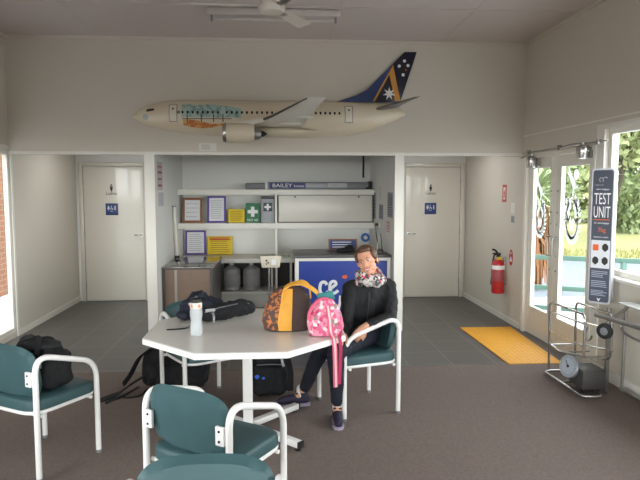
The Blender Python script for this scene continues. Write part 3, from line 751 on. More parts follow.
b = nb(); box(b, 1.21, 1.30, 8.36, 8.48, 1.633, 1.66, .004); box(b, 1.25, 1.30, 8.36, 8.48, 1.661, 1.745, .004); part('foot', b, blackp, t)
solo('wall_conduit', tube(nb(), [(1.225, 8.70, 1.80), (1.225, 8.70, 2.39)], .014, 8), blackp, 'thin black pipe rising up the niche wall above the banner case', 'pipe')

# brown cabinet at left of the niche
cabw = mat('brown_laminate', rgb(132, 108, 92), .5, var=.08, scale=16); cabd = mat('dark_cabinet_trim', rgb(70, 66, 64), .45); cabt = mat('cabinet_glass_top', rgb(112, 108, 102), .12, var=.06, scale=6, coat=.5)
t = thing('display_cabinet', 'brown low cabinet with dark glossy top against the left of the niche', 'cabinet', (-1.07, 7.57, 0))
part('front_panel', B(-1.335, -.815, 7.065, 7.085, .06, .70), cabw, t, False)
part('body', B(-1.36, -.785, 7.09, 8.08, .05, .708, .003), mat('cabinet_side', rgb(96, 92, 88), .4), t)
part('top', B(-1.368, -.772, 7.05, 8.10, .709, .733, .004), cabt, t)
for x in (-1.352, -.80): part('corner_post', B(x-.014, x+.014, 7.055, 7.087, .0, .708, .003), cabd, t)
part('trim_strip', B(-1.225, -1.195, 7.055, 7.064, .06, .70), mat('pale_strip', rgb(170, 160, 150), .4), t, False)  # paler upright strip on the cabinet front
t = solo('white_pole', tube(nb(), [(-1.335, 7.93, .735), (-1.345, 7.84, 1.41)], .021, 12), whitep, 'white pole standing on the back corner of the brown cabinet', 'pole')
part('foot', cyl(nb(), (-1.335, 7.93, .7345), .032, .035), blackp, t); part('end_cap', cyl(nb(), (-1.345, 7.84, 1.405), .024, .02), greym, t)

# water containers on the bench shelf
dr = mat('grey_drum_plastic', rgb(172, 172, 172), .35, var=.06, scale=10)
for x, lab in ((-.66, 'grey plastic water drum under the bench beside the brown cabinet'), (-.385, 'grey plastic water drum under the bench, right of the pair')):
    t = thing('water_drum', lab, 'drum', (x, 8.33, .241), 0, 'water drums under the bench')
    part('body', lathe(nb(), [(.09,.241),(.115,.25),(.12,.29),(.114,.30),(.12,.31),(.12,.46),(.114,.47),(.12,.48),(.115,.53),(.05,.575),(.03,.585)], (x, 8.33, 0), (0,0,1), 24), dr, t)
    part('cap', cyl(nb(), (x, 8.33, .585), .033, .03), whitep, t)
    part('label', lathe(nb(), [(.1205,.35),(.1215,.352),(.1215,.44),(.1205,.442)], (x, 8.33, 0), (0,0,1), 24), greyink, t)

# baggage scale indicator on a post
t = thing('baggage_scale', 'cream scale readout box on a chrome post in the niche', 'scale', (-.10, 7.25, 0))
b = nb(); prism(b, [(-.105,-.07),(.105,-.07),(.125,.07),(-.125,.07)], FB(-.10, 7.0, .79), -.12, .008); bmesh.ops.recalc_face_normals(b, faces=list(b.faces)); part('readout_box', b, cream, t)
part('display', prism(nb(), rrect(.055, .06, .006), FB(-.065, 6.9995, .785), .002), mat('pale_display', rgb(236, 240, 240), .3), t, False)
b = nb(); prism(b, circ(.012, 10, -.05, .02), FB(-.10, 6.9995, .785), .003); prism(b, circ(.01, 10, -.03, -.005), FB(-.10, 6.9995, .785), .003); prism(b, circ(.009, 10, -.05, -.02), FB(-.10, 6.9995, .785), .003); part('button', b, inkm, t)
for x in (-.122, -.088): part('post', cyl(nb(), (x, 7.06, .10), .011, .62), chrome, t)
part('platform', B(-.42, .16, 7.08, 7.58, .06, .10, .008), steel, t)
b = nb()
for x in (-.36, .10):
    for y in (7.14, 7.52): cyl(b, (x, y, 0), .02, .06)
part('foot', b, blackp, t); part('post_base', B(-.15, -.06, 7.03, 7.12, .085, .101, .002), steel, t)

# check-in counter
cb = mat('counter_blue', rgb(24, 56, 150), .4, var=.06, scale=4); lam = mat('dark_counter_top', rgb(78, 78, 78), .35, var=.06, scale=20)
t = thing('checkin_counter', 'blue check-in counter with white edging and dark top behind the woman', 'counter', (.75, 7.3, 0))
part('body', B(.19, 1.305, 6.965, 7.62, 0, .835), whitep, t, False)
fp = part('front_panel', B(.225, 1.27, 6.955, 6.964, .05, .80), cb, t, False)
f = nb()
for p in ((.183,.226,.0,.835), (1.268,1.31,.0,.835), (.226,1.268,.80,.835), (.226,1.268,.0,.05)): box(f, p[0], p[1], 6.945, 6.962, p[2], p[3], .003)
part('edging', f, trimp, t)
part('top', B(.175, 1.315, 6.94, 7.66, .836, .868, .004), lam, t)
# white script letters and an orange dot
def stroke(pts, r, M, th=.004):
    bm = nb(); P = [Vector((x, y, 0)) for x, y in pts]; P = fillet(P, .05, 5)
    tube(bm, P, r, 8, flat=1); 
    for v in bm.verts: v.co.z *= th/r
    bm.transform(M); return bm
LF = FB(0, 6.952, 0)
sc_ = lambda pts, c, t: [(t[0]+(x-c[0])*.68, t[1]+(z-c[1])*.68) for x, z in pts]
c1 = stroke(sc_([(.575,.515),(.545,.565),(.475,.56),(.445,.46),(.47,.36),(.54,.345),(.60,.40)], (.51,.455), (.512,.478)), .019, LF)
c2 = stroke(sc_([(.60,.40),(.68,.47),(.735,.51),(.705,.565),(.635,.55),(.61,.46),(.635,.36),(.70,.345),(.765,.40)], (.68,.455), (.632,.488)), .018, LF)
part('letter', c1, whitei, fp, True, 'white script letter c'); part('letter', c2, whitei, fp, True, 'white script letter e')
b = nb(); prism(b, [(.67,.22),(.70,.21),(.73,.30),(.735,.385),(.70,.39),(.695,.31)], LF, .003); part('white_patch', b, whitei, fp, False)
b = nb(); prism(b, [(.73,.61),(.755,.588),(.785,.59),(.80,.615),(.785,.635),(.75,.63)], LF, .003); part('orange_mark', b, orangei, fp, False)
# things on the counter
t = frame_notice('framed_notice', .62, .985, .869, 1.01, 7.5, woodf, bluesig, 'brown framed blue notice standing on the check-in counter', 'framed notice', .016, .03, 3, whitei)
bb = nb(); ell(bb, (.83,7.25,.90), (.10,.07,.035)); ell(bb, (.86,7.27,.935), (.05,.05,.03)); ell(bb, (.75,7.24,.89), (.06,.05,.024))
for v in bb.verts: v.co.z = max(v.co.z, .8695)
solo('black_pouch', blob(bb, .008, 4), blackf, 'crumpled black pouch on the counter top beside the framed notice', 'pouch')
t = thing('tape_roll', 'blue tape roll hung on the niche wall above the counter', 'tape roll', (1.26, 8.66, .86))
b = nb(); lathe(b, [(.03,0),(.065,0),(.065,.045),(.03,.045)], (1.26, YN-.002, .93), (0,-1,0), 20); part('roll', b, mat('blue_tape', rgb(60,110,190), .4), t); part('core', cyl(nb(), (1.26, YN-.002, .93), .028, .05, (0,-1,0)), whitepp, t)
t = thing('brochure_stand', 'white folded easel stand at the right end of the counter', 'stand', (1.22, 7.2, .869))
for dx in (-.05, .035):
    b = nb(); ribbon(b, [(1.225+dx*.2, 7.22, 1.10), (1.225+dx, 7.20+dx*.6, .8695)], .018, .006, (0,1,0)); part('leg', b, whitep if dx < 0 else blackp, t, False)
t = thing('leaflet_stack', 'small stack of green leaflets on the cream bench', 'leaflets', (.06, 8.3, .701))
part('leaflet', B(-.01, .14, 8.2, 8.45, .7005, .716), mat('green_leaflet', rgb(128,160,120), .6), t, False); part('cover_sheet', B(0, .13, 8.21, 8.44, .7165, .722), whitepp, t, False)

# notices on the inner sides of the partitions
XI = -1.372; XO = 1.32
wall_sign('red_poster', FL(XI-.0004, 7.08, 1.79), .30, .33, mat('pink_print2', rgb(205,190,188), .6, scale=30), 'red and white poster on the left inner niche wall', 'poster', deco=[('heading', lambda F: lines(nb(), F, .26, .28, 4, .02, rnd=3), mat('faded_red_ink', rgb(190,110,104), .6)), ('writing', lambda F: lines(nb(), F @ Matrix.Translation((0,-.035,0)), .24, .24, 3, .012, rnd=9), inkm)])
wall_sign('paper_notice', FL(XI-.0004, 7.12, 1.52), .30, .16, mat('lilac_paper', rgb(200,198,206), .7), 'pale paper notice on the left niche wall below the red poster', 'notice', deco=[('writing', lambda F: lines(nb(), F, .22, .12, 4, .006, rnd=5), greyink)])
for y, z, w, h, lab in ((8.25, 1.41, .26, .36, 'narrow grey notice on the right niche wall, farthest in'), (7.77, 1.585, .10, .20, 'small white slip on the right niche wall above a blue notice'), (7.70, 1.345, .30, .19, 'pale blue notice on the right niche wall, middle of three')):
    wall_sign('paper_notice', FR(XO+.0004, y, z), w, h, greypp if w > .2 else whitepp, lab, 'notice', deco=[('writing', lambda F, w=w, h=h: lines(nb(), F, w*.8, h*.8, 6, .006, rnd=int(h*100)), inkm)])
wall_sign('paper_notice', FR(XO+.0004, 7.055, 1.45), .36, .30, greypp, 'large grey notice on the right niche wall nearest the room', 'notice', deco=[('writing', lambda F: lines(nb(), F, .30, .26, 9, .008, rnd=8), inkm), ('photo_block', lambda F: prism(nb(), rrect(.12, .1, .004), F @ Matrix.Translation((.05, .05, .001)), .0008), bluesig)])
wall_sign('red_card', FR(XO+.0004, 7.2, 1.18), .20, .13, redp, 'small red card on the right niche wall above the easel', 'card', deco=[('writing', lambda F: lines(nb(), F, .15, .1, 3, .01), whitei)])
t = thing('power_cord', 'black plug and cord hanging on the right niche wall', 'power cord', (XO-.02, 7.85, .9))
part('socket', B(XO-.012, XO+.0004, 7.78, 7.92, 1.13, 1.21, .003), whitep, t); part('plug', B(XO-.05, XO-.0125, 7.86, 7.91, 1.15, 1.19, .005), blackp, t)
part('cord', tube(nb(), fillet([(XO-.04, 7.88, 1.155), (XO-.03, 7.9, 1.02), (XO-.02, 7.84, .95), (XO-.02, 7.82, .88)], .05), .006, 8), blackp, t)

# ------------------------------------------------------------------ octagonal table
tx, ty = -.217, 3.985
t = thing('octagonal_table', 'white octagonal table on a pedestal in the middle of the room', 'table', (tx, ty, 0))
oct_ = lambda a: [(a/math.cos(PI/8)*math.cos(PI/8+k*PI/4), a/math.cos(PI/8)*math.sin(PI/8+k*PI/4)) for k in range(8)]
part('tabletop', prism(nb(), oct_(.624), Matrix.Translation((tx, ty, .688)), .0325, .003), tablem, t)
b = nb(); o1 = oct_(.634); o0 = oct_(.6242)
for k in range(8):
    j = (k+1) % 8; v = []
    for z in (.684, .719):
        v += [b.verts.new((tx+p[0], ty+p[1], z)) for p in (o1[k], o1[j], o0[j], o0[k])]
    for f in ((0,1,5,4),(1,2,6,5),(2,3,7,6),(3,0,4,7),(4,5,6,7),(3,2,1,0)): b.faces.new([v[i] for i in f])
bmesh.ops.recalc_face_normals(b, faces=list(b.faces))
part('edge_band', b, whitepp, t, False)
part('pedestal_post', B(tx-.032, tx+.032, ty-.032, ty+.032, .06, .66, .006), chairwm, t)
b = nb(); box(b, tx-.3, tx+.3, ty-.025, ty+.025, .662, .687, .003); box(b, tx-.025, tx+.025, ty-.3, ty+.3, .662, .687, .003); part('top_support', b, chairwm, t)
for k in range(4):
    a = PI/4+k*PI/2; M = Matrix.Translation((tx, ty, 0)) @ Matrix.Rotation(a, 4, 'Z')
    b = nb(); box(b, .03, .48, -.025, .025, .025, .065, .004, M=M)
    ft = part('foot', b, chairwm, t)
    b = nb(); box(b, .4805, .492, -.027, .027, .022, .067, .003, M=M); cyl(b, M @ Vector((.465, 0, .005)), .02, .02); part('end_cap', b, blackp, ft)

# ------------------------------------------------------------------ armchairs
GC = 'white tube armchairs with teal vinyl pads'
def make_armchair():
    t = thing('armchair', 'x', 'chair', (0,0,0), 0, GC)
    # seat: rounded pad, slightly domed, waterfall front
    b = nb(); pts = []
    for k in range(48):
        a = 2*PI*k/48; c, s = math.cos(a), math.sin(a); n = 5
        pts.append((.236*math.copysign(abs(c)**(2/n), c), .24*math.copysign(abs(s)**(2/n), s)+.012))
    lay = [(1, .395), (1.0, .43), (.985, .448), (.94, .457), (.6, .462), (.0, .463)]
    rings = [[b.verts.new((x*k, (y-.005)*k+.005, z-.012*max(0, (y*k)/.25)**3)) for x, y in pts] for k, z in lay[:-1]]
    for r0, r1 in zip(rings, rings[1:]):
        for i in range(48): b.faces.new([r0[i], r0[(i+1) % 48], r1[(i+1) % 48], r1[i]])
    b.faces.new(rings[0][::-1]); b.faces.new(rings[-1])
    part('seat', b, vinyl, t, local=True)
    # rail under the seat
    rail = [(x*.97, (y-.005)*.97+.005, .382) for x, y in pts]
    part('seat_frame', tube(nb(), rail, .012, 8, closed=True), chairwm, t, local=True)
    # backrest: rounded pad curved around the sitter, leaning back
    b = nb(); n = 26; m = 14
    def bp(u, v, side):
        c = (u, v); a = math.hypot(u, v)
        x = .233*u; z = .607+.158*v
        y = -.20+.20*x*x*2-.16*(z-.607)
        k = 1-(abs(u)**3.6+abs(v)**3.6); th = .026*max(0, min(1, k*3.2))**.5
        return (x, y-th*side+.0, z)
    for side in (1, -1):
        G = []
        for i in range(n+1):
            row = []
            for j in range(m+1):
                p, q = -1+2*i/n, -1+2*j/m
                # map square to superellipse
                d = max(abs(p), abs(q)); r = (abs(p)**3.6+abs(q)**3.6)**(1/3.6)
                f = d/r if r > 1e-6 else 1
                row.append(b.verts.new(bp(p*f, q*f, side)))
            G.append(row)
        for i in range(n):
            for j in range(m):
                q = [G[i][j], G[i+1][j], G[i+1][j+1], G[i][j+1]]
                b.faces.new(q if side == 1 else q[::-1])
    bmesh.ops.remove_doubles(b, verts=list(b.verts), dist=.0008)
    bmesh.ops.recalc_face_normals(b, faces=list(b.faces))
    part('backrest', b, vinyl, t, local=True)
    for s in (-1, 1):
        x = s*.243
        p = fillet([(x, -.215, .0), (x, -.215, .722), (x, .215, .585), (x, .215, 0)], [.11, .11], 9)
        h = part('arm_frame', tube(nb(), p, .0165, 14), chairwm, t, local=True)
        for y in (-.215, .215):
            part('foot_cap', cyl(nb(), (x, y, 0), .0185, .02), greym, h, local=True)
        b = nb(); box(b, min(x-s*.058, x-s*.012), max(x-s*.058, x-s*.012), -.238, -.220, .545, .63, .004); br = part('bracket', b, chairwm, t, local=True)
        b = nb()
        for z in (.565, .61): cyl(b, (x-s*.036, -.2385, z), .006, -.003, (0,1,0), 8)
        part('screw', b, blackp, br, local=True)
    for y in (-.18, .17):
        part('crossbar', tube(nb(), [(-.243, y, .368), (.243, y, .368)], .011, 8), chairwm, t, local=True)
    return t
ch0 = make_armchair()
spots = [(-1.452, 3.652, -30.5, 'teal armchair at left with a black bag on its seat'),
         (-.305, 2.815, -33, 'teal armchair in the foreground seen from behind, its arm hoops in full view'),
         (-.245, 1.725, 180, 'teal armchair nearest the camera, only the top of its backrest in view'),
         (-.59, 4.565, 212.7, 'teal armchair pushed under the far left side of the octagonal table'),
         (.585, 4.40, 107.6, 'teal armchair the smiling woman is sitting on')]
for i, (x, y, a, lab) in enumerate(spots):
    c = ch0 if i == 0 else copy_tree(ch0)
    c.location = (x, y, .0045); c.rotation_euler = (0, 0, R(a)); c['label'] = lab

# ------------------------------------------------------------------ the seated woman
skin = mat('skin', rgb(206, 152, 124), .5, var=.05, scale=14); hairm = mat('brown_hair', rgb(104, 74, 54), .55, var=.3, scale=60, bump=.3, bscale=160)
jackm = mat('black_jacket', rgb(22, 22, 26), .8, var=.2, scale=20, bump=.3, bscale=60); trom = mat('navy_trousers', rgb(22, 26, 42), .8, var=.2, scale=20, bump=.3, bscale=60)
scarfm = ramp_mat('patterned_scarf', [(0, rgb(176,170,166)), (.26, rgb(76,72,76)), (.46, rgb(206,200,194)), (.60, rgb(128,122,120)), (.76, rgb(190,54,80)), (.86, rgb(58,54,60))], 60, .85)
shoem = mat('dark_purple_shoe', rgb(46, 38, 66), .7, var=.25, scale=40); solem = mat('shoe_sole', rgb(160, 150, 170), .6)
HC = Vector((.660, 4.475, 1.116))
HM = Matrix.Translation(HC) @ Matrix.Rotation(R(-20), 4, 'Z') @ Matrix.Rotation(R(-17), 4, 'Y') @ Matrix.Diagonal((.96,1,.90,1)) @ Matrix.Rotation(R(4), 4, 'X')
hd_ = bmesh.new()
def he(bm, c, r): return ell(bm, c, r, seg=20)
he(hd_, (0,.012,.03), (.073,.09,.084)); he(hd_, (0,-.028,-.025), (.060,.060,.078)); he(hd_, (0,-.04,-.078), (.036,.040,.030)); he(hd_, (0,-.062,-.094), (.020,.018,.014))
he(hd_, (0,-.066,.028), (.050,.022,.016))
for s in (-1, 1):
    he(hd_, (s*.034,-.062,-.028), (.025,.024,.022)); he(hd_, (s*.076,.006,-.012), (.011,.02,.03)); he(hd_, (s*.014,-.096,-.030), (.009,.011,.008)); he(hd_, (s*.042,-.03,-.07), (.022,.03,.02))
chain(hd_, [((0,-.086,.012), .008), ((0,-.108,-.026), .012)])
he(hd_, (0,-.083,-.052), (.022,.012,.006)); he(hd_, (0,-.082,-.073), (.018,.012,.007))
hd_.transform(HM)
bd = bmesh.new(); merge(bd, hd_)
nk = Vector((.682, 4.525, .965))
chain(bd, [(tuple(HM @ Vector((0,.03,-.05))), .05), (tuple(nk), .052), ((.69,4.55,.90), .08)])
sR, sL = (.545,4.51,.905), (.835,4.55,.905)
chain(bd, [((.69,4.55,.89), .085), ((.69,4.58,.75), .10), ((.67,4.60,.60), .105)])
chain(bd, [(sR, .045), ((.69,4.55,.92), .06), (sL, .045)])
eR, wR = (.505,4.43,.64), (.47,4.27,.605)
eL, wL = (.815,4.36,.705), (.615,4.255,.672)
chain(bd, [(sR, .042), (eR, .034), (wR, .024)]); chain(bd, [(sL, .042), (eL, .034), (wL, .024)])
hL, hR = (.735,4.57,.565), (.575,4.635,.565)
k1, a1 = (.395,4.165,.505), (.415,4.215,.095); k2, a2 = (.335,4.40,.50), (.170,4.53,.10)
chain(bd, [((.66,4.60,.58), .11), (hL, .08), (k1, .045), (a1, .034)]); chain(bd, [((.66,4.60,.58), .10), (hR, .08), (k2, .045), (a2, .034)])
chain(bd, [(k1, .045), ((.41,4.20,.36), .046), (a1, .034)]); chain(bd, [(k2, .045), ((.275,4.45,.36), .046), (a2, .034)])
chain(bd, [(a1, .034), ((.412,4.17,.045), .032), ((.406,4.10,.035), .024)]); chain(bd, [(a2, .034), ((.12,4.525,.045), .032), ((.05,4.515,.035), .024)])
# hands: palm and five bent fingers each
def hand(bm, w, d, dn, across, ln=1.0, th=1):
    """w wrist, d hand direction, dn palm-side direction, across towards the thumb"""
    w = Vector(w); d = Vector(d).normalized(); dn = (Vector(dn)-d*Vector(dn).dot(d)).normalized(); ac = Vector(across); ac = (ac-d*ac.dot(d)-dn*ac.dot(dn)).normalized()
    chain(bm, [(tuple(w), .022), (tuple(w+d*.03), .021)], 10)
    for k, (o, L) in enumerate(((.027,.068),(.0095,.076),(-.0085,.071),(-.0255,.056))):
        kn = w+d*.082+ac*o; chain(bm, [(tuple(w+d*.02+ac*o*.5), .017), (tuple(kn), .0115)], 10)
        p1 = kn+(d*.80+dn*.60)*L*.45; p2 = p1+(d*.35+dn*.94)*L*.32; p3 = p2+(d*-.1+dn*1)*L*.25
        chain(bm, [(tuple(kn), .0105), (tuple(p1), .0092), (tuple(p2), .0084), (tuple(p3), .0072)], 10)
    b0 = w+d*.022+ac*.022; t1 = b0+d*.03+ac*.022+dn*.012; t2 = t1+d*.028+ac*.006+dn*.012
    chain(bm, [(tuple(b0), .015), (tuple(t1), .011), (tuple(t2), .009)], 10)
hand(bd, wL, (-.62,-.30,-.62), (-.5,.35,-.75), (.35,-.9,-.1))
hand(bd, wR, (-.45,-.7,-.25), (0,-.3,-1), (.7,-.4,0))
wo = thing('person', 'smiling person with brown hair, black jacket and patterned scarf seated at the table', 'person', (.62, 4.5, .0045))
part('body', blob(bd, .006, 4, .4), skin, wo)
# face details
def hp(fn):
    b = nb(); fn(b); b.transform(HM); return b
for s in (-1, 1):
    e = part('eye', hp(lambda b: he(b, (s*.0275,-.081,.006), (.0115,.008,.0055))), whitei, wo)
    part('iris', hp(lambda b: he(b, (s*.0275,-.0875,.006), (.0055,.0028,.0052))), mat('brown_iris', rgb(54, 38, 30), .3), e)
    part('eyebrow', hp(lambda b: tube(b, [(s*.012,-.0885,.024), (s*.028,-.0865,.029), (s*.044,-.074,.024)], [.003,.0036,.002], 6)), hairm, wo)
    part('upper_lid', hp(lambda b: tube(b, [(s*.016,-.088,.008), (s*.0275,-.0905,.0125), (s*.039,-.084,.008)], .0018, 6)), mat('lash_brown', rgb(70, 46, 40), .6), wo)
lip = mat('lip_rose', rgb(176, 92, 88), .45)
part('lips', hp(lambda b: (tube(b, [(-.027,-.083,-.046), (-.014,-.0955,-.0535), (0,-.098,-.0545), (.014,-.0955,-.0535), (.027,-.083,-.046)], [.002,.0035,.004,.0035,.002], 8), tube(b, [(-.027,-.083,-.046), (-.014,-.093,-.067), (0,-.0955,-.070), (.014,-.093,-.067), (.027,-.083,-.046)], [.002,.004,.0048,.004,.002], 8))), lip, wo)
part('teeth', hp(lambda b: ell(b, (0,-.0875,-.059), (.022,.0095,.0085))), whitei, wo)
# hair, drawn back
b = nb()
he(b, (0,.030,.054), (.079,.086,.076)); he(b, (0,.052,.012), (.079,.066,.082)); he(b, (.005,-.030,.093), (.050,.040,.024))
for s in (-1, 1): he(b, (s*.067,-.008,.042), (.019,.044,.046)); he(b, (s*.072,.022,-.008), (.016,.032,.05))
he(b, (.072,.012,.012), (.016,.034,.032))
he(b, (.03,.09,-.02), (.032,.03,.04)); he(b, (.02,.10,.02), (.036,.03,.036))
b.transform(HM); part('hair', blob(b, .006, 4, .4), hairm, wo)
# jacket
b = nb()
chain(b, [((.685,4.52,.965), .074), ((.69,4.54,.90), .092), ((.685,4.56,.79), .120), ((.66,4.575,.66), .116), ((.665,4.60,.57), .132)], 16)
chain(b, [((.60,4.52,.875), .08), ((.62,4.56,.70), .10)]); chain(b, [((.77,4.55,.875), .08), ((.735,4.56,.70), .09)])
chain(b, [(sR, .062), ((.69,4.54,.935), .064), (sL, .062)])
chain(b, [(sR, .062), ((.515,4.46,.78), .056), (eR, .05), ((.475,4.29,.61), .036)])
chain(b, [(sL, .062), ((.838,4.46,.80), .058), (eL, .050), ((.645,4.275,.676), .036)])
jk = part('jacket', crumple(blob(b, .008, 12), .006, 18, 1), jackm, wo)
zp = nb(); tube(zp, [(.675,4.452,.88), (.668,4.435,.77), (.66,4.45,.66)], .004, 6); part('zip', zp, mat('dark_zip', rgb(70,68,68), .4, .5), jk)
# trousers
b = nb()
chain(b, [((.665,4.60,.575), .122), (hL, .096), ((.56,4.36,.545), .080), (k1, .064), ((.408,4.19,.36), .058), ((.414,4.21,.15), .046)])
chain(b, [((.665,4.60,.575), .122), (hR, .096), ((.455,4.51,.54), .078), (k2, .064), ((.275,4.45,.36), .058), ((.20,4.508,.155), .046)])
part('trousers', crumple(blob(b, .008, 5), .004, 20, 1), trom, wo)
# scarf: two loose rolls
b = nb()
sc = Vector((.678, 4.498, 1.008))
tube(b, [sc+Vector((.070*math.cos(a), .068*math.sin(a), .012*math.sin(2*a)-.018*math.cos(a-PI/2)*-1)) for a in [2*PI*k/24 for k in range(24)]], [.034+.006*math.sin(3*k) for k in range(24)], 10, closed=True)
tube(b, [sc+Vector((.008+.086*math.cos(a), -.008+.080*math.sin(a), -.045+.012*math.cos(3*a))) for a in [2*PI*k/24 for k in range(24)]], [.034+.007*math.sin(2*k) for k in range(24)], 10, closed=True)
for p, r in (((.66,4.415,.955), .032), ((.715,4.42,.945), .03), ((.62,4.445,.97), .028)): ell(b, p, (r, r, r))
part('scarf', blob(b, .007, 4), scarfm, wo)
# shoes with socks
def shoe(a, d, socks=True):
    a = Vector(a); d = Vector(d).normalized(); s = Vector((-d.y, d.x, 0)); z0 = .0045
    b = nb(); base = Vector((a.x, a.y, z0))
    chain(b, [(tuple(base-d*.035+Vector((0,0,.052))), .036), (tuple(base+d*.06+Vector((0,0,.05))), .038), (tuple(base+d*.135+Vector((0,0,.042))), .034), (tuple(base+d*.155+Vector((0,0,.038))), .029)])
    chain(b, [(tuple(base-d*.03+Vector((0,0,.06))), .036), (tuple(base-d*.01+Vector((0,0,.098))), .042)])
    for v in b.verts: v.co.z = max(v.co.z, z0+.014)
    sh_ = part('shoe', blob(b, .006, 4), shoem, wo)
    o = [(-.07,.0),(-.06,.03),(0,.036),(.08,.034),(.13,.041),(.175,.028),(.19,.0),(.175,-.028),(.13,-.041),(.08,-.034),(0,-.036),(-.06,-.03)]
    b = nb(); prism(b, o, frame_m((base.x, base.y, z0), d, s), .018, .003); part('sole', b, solem, sh_)
    b = nb()
    for q in (.05, .075, .10): tube(b, [base+d*q+s*w+Vector((0,0,.085-abs(w)*.35-(q-.05)*.18)) for w in (-.024,-.01,.01,.024)], .0035, 6)
    ell(b, base+d*.035+s*.02+Vector((0,0,.098)), (.012,.012,.006)); ell(b, base+d*.035-s*.02+Vector((0,0,.098)), (.012,.012,.006)); part('laces', b, inkm, sh_)
    b = nb(); chain(b, [(tuple(base+Vector((0,0,.09))), .037), (tuple(base+Vector((0,0,.125))), .036)]); part('sock', b, whitepp, wo)
shoe((.415,4.215,0), (-.04,-1,0)); shoe((.170,4.53,0), (-1,-.10,0))
wo.location = (wo.location.x-.010, wo.location.y-.085, wo.location.z)


# ------------------------------------------------------------------ bags
def rbox_blob(parts, voxel=.009, smooth=8):
    b = nb()
    for (c, s, bev, rot) in parts:
        M = Matrix.Translation(c) @ Matrix.Rotation(R(rot[2]), 4, 'Z') @ Matrix.Rotation(R(rot[1]), 4, 'Y') @ Matrix.Rotation(R(rot[0]), 4, 'X')
        box(b, -s[0]/2, s[0]/2, -s[1]/2, s[1]/2, -s[2]/2, s[2]/2, bev, 3, M=M)
    return blob(b, voxel, smooth)
def crumpled(parts, v, s): return crumple(rbox_blob(parts, v, s), .014, 12, len(parts)+5)
def flat_to(bm, z):
    for v in bm.verts: v.co.z = max(v.co.z, z)
    return bm
TZ = .7212
# brown and yellow handbag
spots_m = ramp_mat('orange_leaf_print', [(0, rgb(70, 50, 44)), (.50, rgb(74, 52, 46)), (.56, rgb(176, 100, 46)), (1, rgb(196, 118, 56))], 38, .7, 'noise')
brownb = mat('dark_brown_canvas', rgb(66, 48, 44), .75, var=.2, scale=30, bump=.2); yel = mat('mustard_canvas', rgb(222, 160, 56), .65, var=.1, scale=24, bump=.15)
hbt = thing('handbag', 'dark brown handbag with mustard band and handle on the table', 'handbag', (.05, 3.93, TZ))
def loft(secs, n=5.0, seg=40):
    """soft bag skin: secs = [(x centre, y centre, z, half width, half depth)]"""
    b = nb(); rings = []
    for cx, cy, z, a, d in secs:
        ring = []
        for k in range(seg):
            t_ = 2*PI*k/seg; c, s = math.cos(t_), math.sin(t_)
            ring.append(b.verts.new((cx+a*math.copysign(abs(c)**(2/3.2), c), cy+d*math.copysign(abs(s)**(2/3.2), s), z)))
        rings.append(ring)
    for r0, r1 in zip(rings, rings[1:]):
        for k in range(seg): b.faces.new([r0[k], r0[(k+1) % seg], r1[(k+1) % seg], r1[k]])
    b.faces.new(rings[0][::-1]); b.faces.new(rings[-1]); return b
hb = [(.055,3.90,TZ,.130,.065),(.055,3.90,TZ+.008,.153,.078),(.053,3.90,TZ+.07,.168,.086),(.060,3.903,TZ+.155,.152,.074),(.066,3.908,TZ+.225,.126,.05),(.072,3.91,TZ+.27,.092,.03),(.075,3.912,TZ+.288,.05,.015)]
body = part('body', loft(hb), brownb, hbt)
# printed end panel on the left, following the skin a few millimetres out
def skin_patch(secs, t0, t1, i0, i1, off, nt=14):
    b = nb(); G = []
    m = int(round(4*(i1-i0)))
    for q in range(m+1):
        f = i0+(i1-i0)*q/m; i = min(int(f), len(secs)-2); w = f-i
        cx, cy, z, a, d = [secs[i][k]*(1-w)+secs[i+1][k]*w for k in range(5)]
        row = []
        for k in range(nt+1):
            t_ = t0+(t1-t0)*k/nt; c, s = math.cos(t_), math.sin(t_)
            row.append(b.verts.new((cx+(a+off)*math.copysign(abs(c)**(2/3.2), c), cy+(d+off)*math.copysign(abs(s)**(2/3.2), s), z+.0005)))
        G.append(row)
    for q in range(m):
        for k in range(nt): b.faces.new([G[q][k], G[q][k+1], G[q+1][k+1], G[q+1][k]])
    return b
part('printed_panel', skin_patch(hb, R(150), R(257), 1, 5, .003, 24), spots_m, hbt, label='orange leaf print panel')
part('mustard_band', skin_patch(hb, R(257.5), R(272.5), 1, 5.2, .005), yel, hbt)
hnd = nb(); P = fillet([(.02,3.845,TZ+.20),(.02,3.855,TZ+.265),(.06,3.885,TZ+.30),(.13,3.885,TZ+.315),(.20,3.875,TZ+.285),(.245,3.875,TZ+.25),(.262,3.88,TZ+.215)], .03, 4)
ribbon(hnd, P, .036, .008, (0.25,1,.5)); part('handle', hnd, yel, hbt)
hnd = nb(); P = fillet([(.10,3.935,TZ+.22),(.09,3.93,TZ+.29),(.14,3.92,TZ+.325),(.20,3.925,TZ+.29),(.205,3.93,TZ+.20)], .03, 4)
ribbon(hnd, P, .028, .008, (0.2,1,.4)); part('handle', hnd, yel, hbt)
